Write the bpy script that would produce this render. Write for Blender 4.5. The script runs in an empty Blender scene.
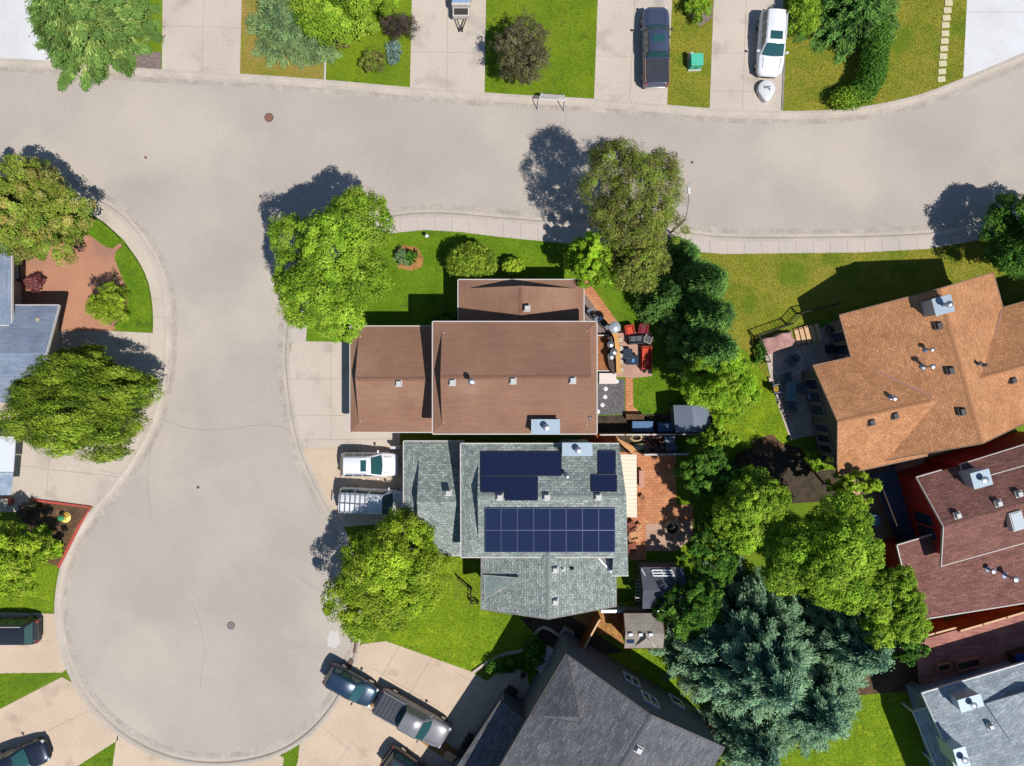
import bpy, bmesh, math, random
import numpy as np
from mathutils import Vector, Matrix
from mathutils.geometry import tessellate_polygon
random.seed(7)
rad = math.radians
sc = bpy.context.scene
col = sc.collection

# ---------------------------------------------------------------- survey
# The place was surveyed from the air: H = flying height (m), S = ground sampling (px per m).
H, S = 51.0, 13.3
F = H * S
def W(px, py, z=0.0):
    k = (H - z) / F
    return Vector(((px - 512) * k, (383 - py) * k, z))
def G(px, py, z=0.0):                      # plan position already reduced to the ground
    return Vector(((px - 512) / S, (383 - py) / S, z))
def plane3(a, b, c):
    n = (b - a).cross(c - a).normalized()
    return n, n.dot(a)
def on_plane(px, py, pl):                  # sight line met with a roof plane
    n, d = pl
    D = Vector(((px - 512) / F, (383 - py) / F, -1.0)); C = Vector((0, 0, H))
    t = (d - n.dot(C)) / n.dot(D)
    return C + D * t

# ---------------------------------------------------------------- helpers
def lin(c):
    c = c / 255.0
    return c / 12.92 if c <= 0.04045 else ((c + 0.055) / 1.055) ** 2.4
KE = (1.41, 1.40, 1.38)
def C(r, g, b, k=1.0):                      # sunlit survey colour -> base colour
    return (lin(r) / KE[0] * k, lin(g) / KE[1] * k, lin(b) / KE[2] * k)

def tag(o, label=None, cat=None, group=None, kind=None):
    if label: o['label'] = label
    if cat: o['category'] = cat
    if group: o['group'] = group
    if kind: o['kind'] = kind
    return o
def thing(name, label, cat, loc=(0, 0, 0), rz=0.0, group=None):
    o = bpy.data.objects.new(name, None); col.objects.link(o)
    o.empty_display_size = 0.3
    o.location = loc; o.rotation_euler = (0, 0, rz)
    return tag(o, label, cat, group)
KIDS = {}
def copy_tree(o, parent=None):
    c = o.copy(); col.objects.link(c)
    c.parent = parent
    for ch in KIDS.get(o.name, []):
        copy_tree(ch, c)
    return c
class MB:
    def __init__(s): s.v = []; s.f = []
    def add(s, vs, fs):
        b = len(s.v); s.v += [tuple(v) for v in vs]; s.f += [tuple(i + b for i in f) for f in fs]; return s
    def box(s, c, d, rz=0.0, ry=0.0, rx=0.0, taper=1.0):
        m = Matrix.Translation(Vector(c)) @ Matrix.Rotation(rz, 4, 'Z') @ Matrix.Rotation(ry, 4, 'Y') @ Matrix.Rotation(rx, 4, 'X')
        vs = []
        for z in (-.5, .5):
            t = taper if z > 0 else 1.0
            for x, y in ((-.5, -.5), (.5, -.5), (.5, .5), (-.5, .5)):
                vs.append(m @ Vector((x * d[0] * t, y * d[1] * t, z * d[2])))
        return s.add(vs, [(3, 2, 1, 0), (4, 5, 6, 7), (0, 1, 5, 4), (1, 2, 6, 5), (2, 3, 7, 6), (3, 0, 4, 7)])
    def bar(s, a, b, w, h):                  # square bar from a to b
        a = Vector(a); b = Vector(b); d = b - a; L = d.length
        if L < 1e-6: return s
        x = d / L; up = Vector((0, 0, 1)) if abs(x.z) < .95 else Vector((0, 1, 0))
        y = up.cross(x).normalized(); z = x.cross(y)
        vs = []
        for p in (a, b):
            for u, q in ((-.5, -.5), (.5, -.5), (.5, .5), (-.5, .5)):
                vs.append(p + y * (u * w) + z * (q * h))
        return s.add(vs, [(0, 3, 2, 1), (4, 5, 6, 7), (0, 1, 5, 4), (1, 2, 6, 5), (2, 3, 7, 6), (3, 0, 4, 7)])
    def tube(s, pts, rs, n=8, cap=True):
        pts = [Vector(p) for p in pts]
        if not isinstance(rs, (list, tuple)): rs = [rs] * len(pts)
        vs = []; fs = []
        for i, p in enumerate(pts):
            d = (pts[min(i + 1, len(pts) - 1)] - pts[max(i - 1, 0)]).normalized()
            a = Vector((0, 0, 1)) if abs(d.z) < .9 else Vector((1, 0, 0))
            u = d.cross(a).normalized(); w = d.cross(u)
            for k in range(n):
                t = 2 * math.pi * k / n
                vs.append(p + (u * math.cos(t) + w * math.sin(t)) * rs[i])
        for i in range(len(pts) - 1):
            for k in range(n):
                a0 = i * n + k; a1 = i * n + (k + 1) % n
                fs.append((a0, a0 + n, a1 + n, a1))
        if cap:
            fs.append(tuple(range(n))); fs.append(tuple(reversed(range((len(pts) - 1) * n, len(pts) * n))))
        return s.add(vs, fs)
    def lathe(s, prof, c=(0, 0, 0), n=16, ax=(1, 1)):
        vs = []; fs = []
        for r, z in prof:
            for k in range(n):
                t = 2 * math.pi * k / n
                vs.append((c[0] + r * ax[0] * math.cos(t), c[1] + r * ax[1] * math.sin(t), c[2] + z))
        for i in range(len(prof) - 1):
            for k in range(n):
                a0 = i * n + k; a1 = i * n + (k + 1) % n
                fs.append((a0, a1, a1 + n, a0 + n))
        fs.append(tuple(reversed(range(n)))); fs.append(tuple(range((len(prof) - 1) * n, len(prof) * n)))
        return s.add(vs, fs)
    def poly(s, pts):
        tri = tessellate_polygon([[Vector(p) for p in pts]])
        fs = []
        for t in tri:
            a, b, c = (Vector(pts[i]) for i in t)
            n = (b - a).cross(c - a)
            fs.append(tuple(t) if n.z >= 0 else (t[2], t[1], t[0]))
        return s.add(pts, fs)
    def prism(s, pts, z0, z1):               # plan polygon with sides
        p2 = [(p[0], p[1]) for p in pts]
        A = sum(p2[i - 1][0] * p2[i][1] - p2[i][0] * p2[i - 1][1] for i in range(len(p2)))
        if A < 0: p2.reverse()
        s.poly([(x, y, z1) for x, y in p2])
        n = len(p2); vs = [(x, y, z0) for x, y in p2] + [(x, y, z1) for x, y in p2]
        s.add(vs, [(i, (i + 1) % n, n + (i + 1) % n, n + i) for i in range(n)])
        return s
    def loft(s, rings, cap=True, closed=True):
        n = len(rings[0]); vs = [v for r in rings for v in r]; fs = []
        m = n if closed else n - 1
        for i in range(len(rings) - 1):
            for k in range(m):
                a0 = i * n + k; a1 = i * n + (k + 1) % n
                fs.append((a0, a1, a1 + n, a0 + n))
        if cap:
            fs.append(tuple(reversed(range(n)))); fs.append(tuple(range((len(rings) - 1) * n, len(rings) * n)))
        return s.add(vs, fs)
    def build(s, name, mat, parent=None, smooth=None, off=None, kind=None, bevel=0.0):
        me = bpy.data.meshes.new(name)
        vs = s.v
        if off is not None: vs = [(x - off[0], y - off[1], z - off[2]) for x, y, z in vs]
        me.from_pydata(vs, [], s.f); me.update()
        bm = bmesh.new(); bm.from_mesh(me)
        if bevel: 
            bmesh.ops.remove_doubles(bm, verts=bm.verts, dist=1e-4)
            bmesh.ops.bevel(bm, geom=[e for e in bm.edges if e.is_manifold and e.calc_face_angle(0) > .6], offset=bevel, segments=2, affect='EDGES', profile=.6)
        bmesh.ops.recalc_face_normals(bm, faces=bm.faces) if smooth is not None else None
        uv = bm.loops.layers.uv.new('UVMap')
        for f in bm.faces:
            nn = f.normal
            u = Vector((0, 0, 1)).cross(nn)
            u = u.normalized() if u.length > .02 else Vector((1, 0, 0))
            w = nn.cross(u)
            for l in f.loops:
                l[uv].uv = (l.vert.co.dot(u), l.vert.co.dot(w))
        bm.to_mesh(me); bm.free()
        if smooth is not None:
            me.polygons.foreach_set('use_smooth', [True] * len(me.polygons))
            me.set_sharp_from_angle(angle=rad(smooth))
        me.materials.append(mat)
        o = bpy.data.objects.new(name, me); col.objects.link(o)
        if parent is not None:
            o.parent = parent; KIDS.setdefault(parent.name, []).append(o)
        if kind: o['kind'] = kind
        return o

# ---------------------------------------------------------------- materials
def nt_new(name):
    m = bpy.data.materials.new(name); m.use_nodes = True
    nt = m.node_tree; nt.nodes.clear()
    out = nt.nodes.new('ShaderNodeOutputMaterial')
    return m, nt, out
def nd(nt, t, **kw):
    n = nt.nodes.new(t)
    for k, v in kw.items(): setattr(n, k, v)
    return n
def c4(c): return (c[0], c[1], c[2], 1.0)
MATS = {}
def mat(name, c1, c2=None, scale=0.6, fine=14.0, famt=0.25, rough=0.9, bump=0.15, metal=0.0, spec=0.3, coat=0.0,
        pattern=None, c3=None, s3=0.2, t3=0.5, detail=5):
    if name in MATS: return MATS[name]
    m, nt, out = nt_new(name); L = nt.links
    bs = nd(nt, 'ShaderNodeBsdfPrincipled'); L.new(bs.outputs[0], out.inputs[0])
    bs.inputs['Roughness'].default_value = rough; bs.inputs['Metallic'].default_value = metal
    bs.inputs['Specular IOR Level'].default_value = spec
    bs.inputs['Coat Weight'].default_value = coat; bs.inputs['Coat Roughness'].default_value = .12
    tc = nd(nt, 'ShaderNodeTexCoord'); co = tc.outputs['Object']
    c2 = c2 or c1
    n1 = nd(nt, 'ShaderNodeTexNoise'); n1.inputs['Scale'].default_value = scale; n1.inputs['Detail'].default_value = detail
    L.new(co, n1.inputs['Vector'])
    r1 = nd(nt, 'ShaderNodeMapRange'); r1.inputs[1].default_value = .35; r1.inputs[2].default_value = .65
    L.new(n1.outputs[0], r1.inputs[0])
    mx = nd(nt, 'ShaderNodeMix', data_type='RGBA'); L.new(r1.outputs[0], mx.inputs[0])
    mx.inputs[6].default_value = c4(c1); mx.inputs[7].default_value = c4(c2)
    cur = mx.outputs[2]
    if c3 is not None:
        n3 = nd(nt, 'ShaderNodeTexNoise'); n3.inputs['Scale'].default_value = s3; n3.inputs['Detail'].default_value = 6
        L.new(co, n3.inputs['Vector'])
        r3 = nd(nt, 'ShaderNodeMapRange'); r3.inputs[1].default_value = t3; r3.inputs[2].default_value = t3 + .14
        L.new(n3.outputs[0], r3.inputs[0])
        m3 = nd(nt, 'ShaderNodeMix', data_type='RGBA'); L.new(r3.outputs[0], m3.inputs[0]); L.new(cur, m3.inputs[6])
        m3.inputs[7].default_value = c4(c3); cur = m3.outputs[2]
    hgt = None
    if pattern:
        kind = pattern[0]
        if kind in ('brick', 'tile'):
            _, w, h, mort, var, dark = pattern
            mp = nd(nt, 'ShaderNodeMapping'); L.new(tc.outputs['UV'], mp.inputs[0])
            br = nd(nt, 'ShaderNodeTexBrick'); L.new(mp.outputs[0], br.inputs['Vector'])
            br.offset = .5 if kind == 'brick' else 0.0
            br.inputs['Scale'].default_value = 1.0; br.inputs['Brick Width'].default_value = w; br.inputs['Row Height'].default_value = h
            br.inputs['Mortar Size'].default_value = mort; br.inputs['Mortar Smooth'].default_value = .3
            br.inputs['Color1'].default_value = (1 - var,) * 3 + (1,); br.inputs['Color2'].default_value = (1 + var,) * 3 + (1,)
            br.inputs['Mortar'].default_value = (dark,) * 3 + (1,)
            mm = nd(nt, 'ShaderNodeMix', data_type='RGBA', blend_type='MULTIPLY'); mm.inputs[0].default_value = 1.0
            L.new(cur, mm.inputs[6]); L.new(br.outputs[0], mm.inputs[7]); cur = mm.outputs[2]; hgt = br.outputs[1]
        elif kind == 'streak':
            _, sx, sy, amt = pattern
            mp = nd(nt, 'ShaderNodeMapping'); L.new(tc.outputs['UV'], mp.inputs[0]); mp.inputs['Scale'].default_value = (sx, sy, 1)
            ns = nd(nt, 'ShaderNodeTexNoise'); ns.inputs['Scale'].default_value = 1.0; ns.inputs['Detail'].default_value = 3
            L.new(mp.outputs[0], ns.inputs['Vector'])
            rr = nd(nt, 'ShaderNodeMapRange'); rr.inputs[1].default_value = .3; rr.inputs[2].default_value = .7
            rr.inputs[3].default_value = 1 - amt; rr.inputs[4].default_value = 1 + amt
            L.new(ns.outputs[0], rr.inputs[0])
            mm = nd(nt, 'ShaderNodeVectorMath', operation='SCALE'); L.new(cur, mm.inputs[0]); L.new(rr.outputs[0], mm.inputs['Scale'])
            cur = mm.outputs[0]
    n2 = nd(nt, 'ShaderNodeTexNoise'); n2.inputs['Scale'].default_value = fine; n2.inputs['Detail'].default_value = 3
    L.new(co, n2.inputs['Vector'])
    if famt:
        r2 = nd(nt, 'ShaderNodeMapRange'); r2.inputs[1].default_value = .3; r2.inputs[2].default_value = .7
        r2.inputs[3].default_value = 1 - famt; r2.inputs[4].default_value = 1 + famt
        L.new(n2.outputs[0], r2.inputs[0])
        vm = nd(nt, 'ShaderNodeVectorMath', operation='SCALE'); L.new(cur, vm.inputs[0]); L.new(r2.outputs[0], vm.inputs['Scale'])
        cur = vm.outputs[0]
    L.new(cur, bs.inputs['Base Color'])
    if bump:
        bp = nd(nt, 'ShaderNodeBump'); bp.inputs['Strength'].default_value = min(1, bump * 2); bp.inputs['Distance'].default_value = .03
        L.new(n2.outputs[0], bp.inputs['Height']); L.new(bp.outputs[0], bs.inputs['Normal'])
    MATS[name] = m
    return m
def leafmat(name, trans=.3, rough=.6):
    if name in MATS: return MATS[name]
    m, nt, out = nt_new(name); L = nt.links
    at = nd(nt, 'ShaderNodeAttribute', attribute_name='Col')
    bs = nd(nt, 'ShaderNodeBsdfPrincipled'); bs.inputs['Roughness'].default_value = rough; bs.inputs['Specular IOR Level'].default_value = .12
    tr = nd(nt, 'ShaderNodeBsdfTranslucent')
    mx = nd(nt, 'ShaderNodeMixShader'); mx.inputs[0].default_value = trans
    L.new(at.outputs[0], bs.inputs['Base Color']); L.new(at.outputs[0], tr.inputs[0])
    L.new(bs.outputs[0], mx.inputs[1]); L.new(tr.outputs[0], mx.inputs[2]); L.new(mx.outputs[0], out.inputs[0])
    MATS[name] = m; return m
def plain(name, c, rough=.5, metal=0.0, spec=.4, coat=0.0, famt=.06, bump=0.0, fine=9.0):
    return mat(name, c, rough=rough, metal=metal, spec=spec, coat=coat, famt=famt, bump=bump, fine=fine)

M_road = mat('road_surface', C(202, 190, 177), C(190, 179, 169), .15, 7, .045, .9, .05, c3=C(210, 197, 180), s3=.09, t3=.5)
M_curb = mat('curb_concrete', C(214, 200, 184), C(199, 187, 172), .5, 6, .08, .9, .1)
M_walk = mat('sidewalk_concrete', C(216, 202, 190), C(206, 194, 184), .4, 7, .06, .9, .08)
M_drive = mat('driveway_concrete', C(221, 206, 189), C(211, 197, 181), .25, 6, .06, .88, .08, c3=C(192, 179, 165), s3=.5, t3=.56)
M_warm = mat('warm_concrete', C(229, 205, 178), C(217, 194, 168), .3, 6, .06, .88, .08, c3=C(202, 178, 155), s3=.5, t3=.57)
M_white_c = mat('pale_concrete', C(238, 238, 238), C(226, 224, 222), .3, 6, .05, .85, .06)
M_joint = plain('joint_dark', C(165, 150, 135), .95)
M_lawn = mat('lawn', C(104, 138, 14), C(132, 154, 22), .45, 11, .3, .95, .5, c3=C(92, 122, 24), s3=.9, t3=.56)
M_lawn_g = mat('lawn_green', C(96, 136, 14), C(120, 152, 22), .6, 11, .3, .95, .5, c3=C(80, 120, 22), s3=1.1, t3=.56)
M_lawn_y = mat('lawn_yellow', C(138, 144, 38), C(158, 150, 52), .5, 10, .3, .95, .5, c3=C(112, 134, 26), s3=.4, t3=.5)
M_lawn_d = mat('lawn_dry', C(176, 150, 78), C(150, 144, 50), .45, 10, .28, .95, .5, c3=C(130, 138, 40), s3=.5, t3=.53)
M_lime = mat('lawn_lime', C(140, 170, 22), C(112, 146, 14), .6, 10, .3, .95, .5, c3=C(160, 180, 34), s3=1.2, t3=.55)
M_land = mat('land', C(100, 130, 20), C(122, 142, 28), .5, 9, .35, .95, .5)
M_soil = mat('soil', C(120, 92, 66), C(88, 68, 50), 1.2, 9, .4, .97, .6, c3=C(150, 116, 80), s3=1.5, t3=.58)
M_darksoil = mat('dark_soil', C(92, 78, 62), C(66, 58, 48), 1.4, 9, .4, .97, .6)
M_mulch = mat('mulch', C(196, 146, 86), C(164, 116, 62), 2.5, 16, .4, .97, .7)
M_gravel = mat('gravel', C(128, 124, 124), C(98, 96, 98), 6, 18, .5, .95, .9)
M_gravel2 = mat('rose_gravel', C(160, 138, 130), C(128, 112, 108), 6, 18, .4, .95, .8)
M_terra = mat('terracotta_concrete', C(206, 150, 118), C(192, 138, 110), .35, 8, .08, .9, .1, c3=C(176, 132, 112), s3=.35, t3=.56)
M_paver = mat('red_pavers', C(226, 158, 112), C(206, 136, 96), .8, 9, .12, .9, .2, pattern=('brick', .42, .21, .018, .13, .62))
M_pinkp = mat('pink_patio', C(216, 172, 148), C(200, 158, 138), .6, 9, .08, .9, .15, pattern=('tile', .6, .6, .012, .06, .75))
M_stone = mat('flagstone', C(224, 202, 184), C(190, 176, 166), 1.6, 7, .2, .9, .3)
M_wood = mat('cedar_boards', C(178, 98, 48), C(150, 80, 40), 1.2, 12, .15, .8, .2, pattern=('streak', .6, 9, .25))
M_woodcap = plain('cedar_cap', C(240, 196, 150), .8)
M_deck = mat('deck_boards', C(178, 116, 74), C(158, 100, 62), 1, 12, .12, .8, .2, pattern=('streak', .5, 7.2, .3))
M_deckp = mat('weathered_deck', C(196, 138, 122), C(170, 112, 102), 1, 12, .15, .85, .2, pattern=('streak', .5, 7.2, .3))
M_greyfence = mat('grey_fence', C(170, 160, 150), C(140, 132, 126), 1, 12, .15, .85, .2)
M_white = plain('white_paint', C(236, 236, 236), .5)
M_offwhite = plain('offwhite_trim', C(220, 212, 204), .6)
M_cream = mat('cream_roofing', C(252, 240, 214), C(248, 234, 206), .5, 8, .04, .6, .05)
M_black = plain('black_plastic', (.012, .012, .014), .45)
M_rubber = plain('tyre_rubber', (.018, .018, .018), .85)
M_metal = plain('galvanised', (.45, .47, .5), .35, .9)
M_steel = plain('brushed_steel', (.5, .5, .52), .3, 1.0)
M_glass = plain('dark_glass', (.022, .08, .085), .06, 0, .8, 0, 0)
M_glassb = plain('window_glass', (.02, .04, .08), .05, 0, .8, 0, 0)
M_bark = mat('bark', C(104, 88, 72), C(78, 66, 54), 3, 14, .3, .95, .5)
M_barkd = mat('bark_dark', C(80, 66, 58), C(58, 48, 44), 3, 14, .3, .95, .5)
M_roof_br = mat('brown_shingles', C(164, 124, 101), C(154, 114, 93), .4, 20, .1, .92, .2, pattern=('brick', .9, .145, .012, .06, .82), c3=C(172, 134, 110), s3=.25, t3=.52)
M_roof_gr = mat('green_grey_shingles', C(172, 180, 172), C(148, 158, 152), 1.6, 8, .36, .92, .5, pattern=('brick', .36, .18, .024, .26, .62), c3=C(152, 164, 156), s3=3, t3=.5)
M_roof_or = mat('tan_shingles', C(216, 156, 110), C(199, 140, 96), .7, 9, .2, .92, .3, pattern=('brick', .26, .18, .022, .17, .72))
M_roof_rd = mat('maroon_shingles', C(146, 102, 90), C(130, 88, 80), .9, 7, .25, .92, .25, pattern=('brick', .5, .18, .024, .22, .68))
M_roof_dk = mat('charcoal_shingles', C(122, 122, 126), C(106, 107, 112), .9, 8, .24, .92, .25, pattern=('brick', .5, .18, .024, .26, .66))
M_roof_bl = mat('blue_grey_shingles', C(190, 198, 202), C(168, 180, 186), 1.3, 7, .2, .92, .25, pattern=('brick', .6, .2, .02, .18, .76))
M_wall_c = mat('cream_siding', C(206, 192, 172), C(196, 182, 162), .5, 8, .05, .7, .05, pattern=('tile', 50, .15, .012, .02, .7))
M_wall_g = mat('grey_siding', C(126, 130, 138), C(116, 121, 130), .5, 8, .05, .7, .05, pattern=('tile', 50, .15, .012, .02, .7))
M_wall_r = mat('red_siding', C(226, 66, 58), C(210, 58, 52), .5, 8, .06, .7, .05, pattern=('tile', 50, .18, .014, .03, .7))
M_wall_b = mat('blue_siding', C(150, 168, 186), C(140, 158, 178), .5, 8, .05, .7, .05, pattern=('tile', 50, .15, .012, .02, .7))
M_chim = plain('chimney_sheet', C(190, 206, 216), .45, .15, .4)
M_chimdark = plain('chimney_rust', C(150, 90, 64), .8)
M_vent = plain('vent_white', C(216, 214, 210), .5)
M_ventd = plain('vent_dark', C(84, 78, 76), .6)
M_leaf = leafmat('foliage', .22)
M_needle = leafmat('needles', .10, .65)
M_pv = mat('solar_glass', (.010, .018, .046), (.012, .016, .052), 1, 30, .08, .14, 0, 0, .6, pattern=('tile', .166, .166, .006, .06, 1.6))
M_pvframe = plain('pv_frame', C(92, 98, 130), .4, .6)
M_pvblack = plain('pv_frame_black', (.01, .012, .03), .4)

# ---------------------------------------------------------------- foliage engine
def foliage(name, P, N, T, ln, wd, colr, m, parent, off=(0, 0, 0), kind=None):
    """P centres, N normals, T long axes (n,3); ln, wd (n); colr (n,3): one four-sided leaf each"""
    n = len(P)
    N = N / (np.linalg.norm(N, axis=1, keepdims=True) + 1e-9)
    T = T - N * (T * N).sum(1, keepdims=True); T /= (np.linalg.norm(T, axis=1, keepdims=True) + 1e-9)
    B = np.cross(N, T)
    P = P - np.array(off)
    V = np.empty((n, 4, 3), np.float32)
    V[:, 0] = P - T * ln[:, None] * .5
    V[:, 1] = P + B * wd[:, None] * .5 - T * ln[:, None] * .06
    V[:, 2] = P + T * ln[:, None] * .5
    V[:, 3] = P - B * wd[:, None] * .5 - T * ln[:, None] * .06
    me = bpy.data.meshes.new(name)
    me.vertices.add(n * 4); me.loops.add(n * 4); me.polygons.add(n)
    me.vertices.foreach_set('co', V.reshape(-1))
    me.loops.foreach_set('vertex_index', np.arange(n * 4, dtype=np.int32))
    me.polygons.foreach_set('loop_start', np.arange(0, n * 4, 4, dtype=np.int32))
    me.polygons.foreach_set('loop_total', np.full(n, 4, np.int32))
    at = me.color_attributes.new('Col', 'FLOAT_COLOR', 'POINT')
    cc = np.ones((n, 4, 4), np.float32); cc[:, :, :3] = colr[:, None, :]
    at.data.foreach_set('color', cc.reshape(-1))
    me.update(); me.materials.append(m)
    o = bpy.data.objects.new(name, me); col.objects.link(o)
    if parent is not None:
        o.parent = parent; KIDS.setdefault(parent.name, []).append(o)
    if kind: o['kind'] = kind
    return o
def unit(rng, n):
    v = rng.normal(size=(n, 3)); return v / np.linalg.norm(v, axis=1, keepdims=True)
PAL = {
 'bright': [(.245, .37, .02), (.31, .425, .026), (.14, .25, .014), (.36, .45, .045)],
 'green':  [(.20, .345, .022), (.265, .41, .028), (.11, .22, .014), (.32, .45, .045)],
 'lime':   [(.28, .45, .022), (.21, .39, .02), (.34, .48, .04), (.15, .29, .016)],
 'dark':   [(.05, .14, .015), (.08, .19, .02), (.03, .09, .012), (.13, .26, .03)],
 'olive':  [(.19, .23, .035), (.26, .28, .055), (.12, .11, .04), (.17, .25, .03)],
 'crab':   [(.15, .14, .06), (.11, .085, .06), (.19, .19, .08), (.09, .10, .04)],
 'autumn': [(.24, .30, .035), (.33, .27, .07), (.18, .27, .03), (.36, .34, .09), (.12, .2, .025), (.22, .30, .035)],
 'spruce': [(.065, .17, .12), (.10, .23, .155), (.045, .12, .09), (.23, .38, .21)],
 'cedar':  [(.045, .13, .026), (.07, .17, .034), (.028, .09, .018), (.13, .26, .05)],
 'pale':   [(.27, .38, .08), (.20, .32, .08), (.36, .46, .13), (.13, .23, .05)],
 'sage':   [(.13, .23, .10), (.18, .28, .12), (.10, .19, .08), (.21, .30, .11)],
 'purple': [(.075, .05, .055), (.11, .07, .07), (.05, .035, .04), (.10, .09, .05)],
 'red':    [(.20, .05, .05), (.28, .08, .08), (.12, .03, .035), (.34, .16, .15)],
 'blue':   [(.20, .30, .28), (.26, .36, .33), (.15, .23, .22)],
 'weep':   [(.135, .215, .014), (.20, .28, .02), (.06, .11, .01), (.27, .35, .035)],
}
def limbs(rng, base, tips, h0, r0, m, parent, off):
    mb = MB(); base = Vector(base)
    top = Vector((base.x, base.y, h0))
    mb.tube([base - Vector((0, 0, .1)), base + (top - base) * .5 + Vector((rng.normal() * .06, rng.normal() * .06, 0)), top], [r0 * 1.25, r0, r0 * .75], 9)
    for t in tips:
        t = Vector(t); a = base + (top - base) * rng.uniform(.65, 1.0)
        mid = a.lerp(t, .5) + Vector((rng.normal() * .15, rng.normal() * .15, .2))
        mb.tube([a, mid, t], [r0 * .5, r0 * .3, r0 * .12], 6)
    return mb.build('trunk', m, parent, smooth=60, off=off)
def broadleaf(name, label, px, py, rpx, rpy, zc, rz, pal, n, leaf=.22, seed=1, cat='tree', nl=9, group=None, spike=0.0,
              align=None, aspect=.62, sig=.30, bark=None, up=.4, lob=(.27, .44), dome=False, head=None, per_=80, openness=0.0, twigs=True):
    rng = np.random.default_rng(seed); n = int(n * 1.5); per_ = int(per_ * 1.5); leaf = leaf * .8
    c = W(px, py, zc); k = (H - zc) / F; R = np.array([rpx * k, rpy * k, rz])
    root = thing(name, label, cat, (c.x, c.y, 0), 0, group)
    off = (c.x, c.y, 0); cen = np.array([c.x, c.y, zc])
    # lobes of the crown in unit-ball space
    if dome: lc = np.zeros((2, 3)); lr = np.array([1.0, .8])
    else:
        nl = int(nl * 1.7); gi = np.arange(nl) + .5; ph = np.arccos(1 - 1.45 * gi / nl); th = 3.88322 * gi + seed
        ld = np.stack([np.cos(th) * np.sin(ph), np.sin(th) * np.sin(ph), np.cos(ph)], 1) + rng.normal(size=(nl, 3)) * .16
        ld /= np.linalg.norm(ld, axis=1, keepdims=True); lr = rng.uniform(lob[0], lob[1], nl)
        lc = ld * (1.04 - lr[:, None]) * rng.uniform(.62, 1.26, (nl, 1))
        lc = np.vstack([lc, [[0, 0, 0]]]); lr = np.append(lr, .6)
    per = per_; nc = max(8, int(n / per))
    w = lr ** 2; w[-1] *= .7; w /= w.sum(); lbr = rng.uniform(.82, 1.2, len(lr)); lbr[-1] = .62  # core lobe darkened: inner crown shade painted into the leaf colour
    hr = head or max(.09, min(.46, R[0] * .115))
    cand = nc * 4; li = rng.choice(len(lr), cand, p=w); d = unit(rng, cand); d[:, 2] = np.where(d[:, 2] < -.3, -d[:, 2], d[:, 2])
    q = lc[li] + d * lr[li][:, None] * rng.uniform(.8, 1.04, (cand, 1))
    dist = np.linalg.norm((q[:, None, :] - lc[None]) / lr[None, :, None], axis=2); buried = (dist < .72).any(1)
    keep = []; W_ = q * R
    for a in range(cand):
        if len(keep) >= nc: break
        if buried[a] and rng.random() > .12: continue
        if keep and (np.linalg.norm(W_[keep] - W_[a], axis=1) < hr * 1.12).any(): continue
        keep.append(a)
    q, d, li = q[keep], d[keep], li[keep]; nc = len(q); per = int(n / nc)
    if openness:
        kk = rng.random(nc) > openness; q, d, li = q[kk], d[kk], li[kk]; nc = len(q)
    rh = hr * rng.uniform(.65, 1.35, nc)
    cb = lbr[li] * rng.uniform(.78, 1.22, nc) * (.8 + .3 * np.clip((q[:, 2] + .6) / 1.4, 0, 1))  # lower heads darker too, crown shade put into the colour
    pc = np.array(PAL[pal]); hue = rng.integers(0, len(pc), nc)
    idx = np.repeat(np.arange(nc), per); m = len(idx)
    hd = unit(rng, m); hd[:, 2] = np.where(hd[:, 2] < -.25, -hd[:, 2], hd[:, 2])
    flat = np.ones(3) if align is None else np.array([1.9, .8, .6])
    Q = cen + q[idx] * R + hd * (rh[idx] * rng.uniform(.35, 1.05, m) ** .6)[:, None] * flat + rng.normal(size=(m, 3)) * leaf * .25
    if spike: Q += d[idx] * (np.minimum(rng.exponential(spike, (m, 1)), spike * 1.8) * (rng.random((nc, 1)) ** 2)[idx]) * (rng.random((m, 1)) < .6)
    Q[:, 2] = np.maximum(Q[:, 2], .08)
    N = hd * .8 + d[idx] * .35 + rng.normal(size=(m, 3)) * .42; N[:, 2] += up
    T = rng.normal(size=(m, 3))
    if align is not None: T = T * .35 + np.array(align)
    elif spike: T = T * .6 + d[idx]
    pick = np.where(rng.random(m) < .6, hue[idx], rng.integers(0, len(pc), m))
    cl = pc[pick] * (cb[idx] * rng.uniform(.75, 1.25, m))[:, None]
    ln = leaf * rng.uniform(.6, 1.3, m) * rng.uniform(.75, 1.35, nc)[idx]; wd = ln * aspect
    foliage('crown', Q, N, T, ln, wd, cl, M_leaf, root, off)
    if twigs:
        sel = rng.choice(nc, min(nc, 14), replace=False)
        tips = cen + q[sel] * R * .92; tips[:, 2] = np.maximum(tips[:, 2], .2)
        limbs(rng, (c.x, c.y, 0), tips, max(.15, zc - rz * .55), max(.03, min(.2, R[0] * .045)), bark or M_bark, root, off)
    return root
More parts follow.
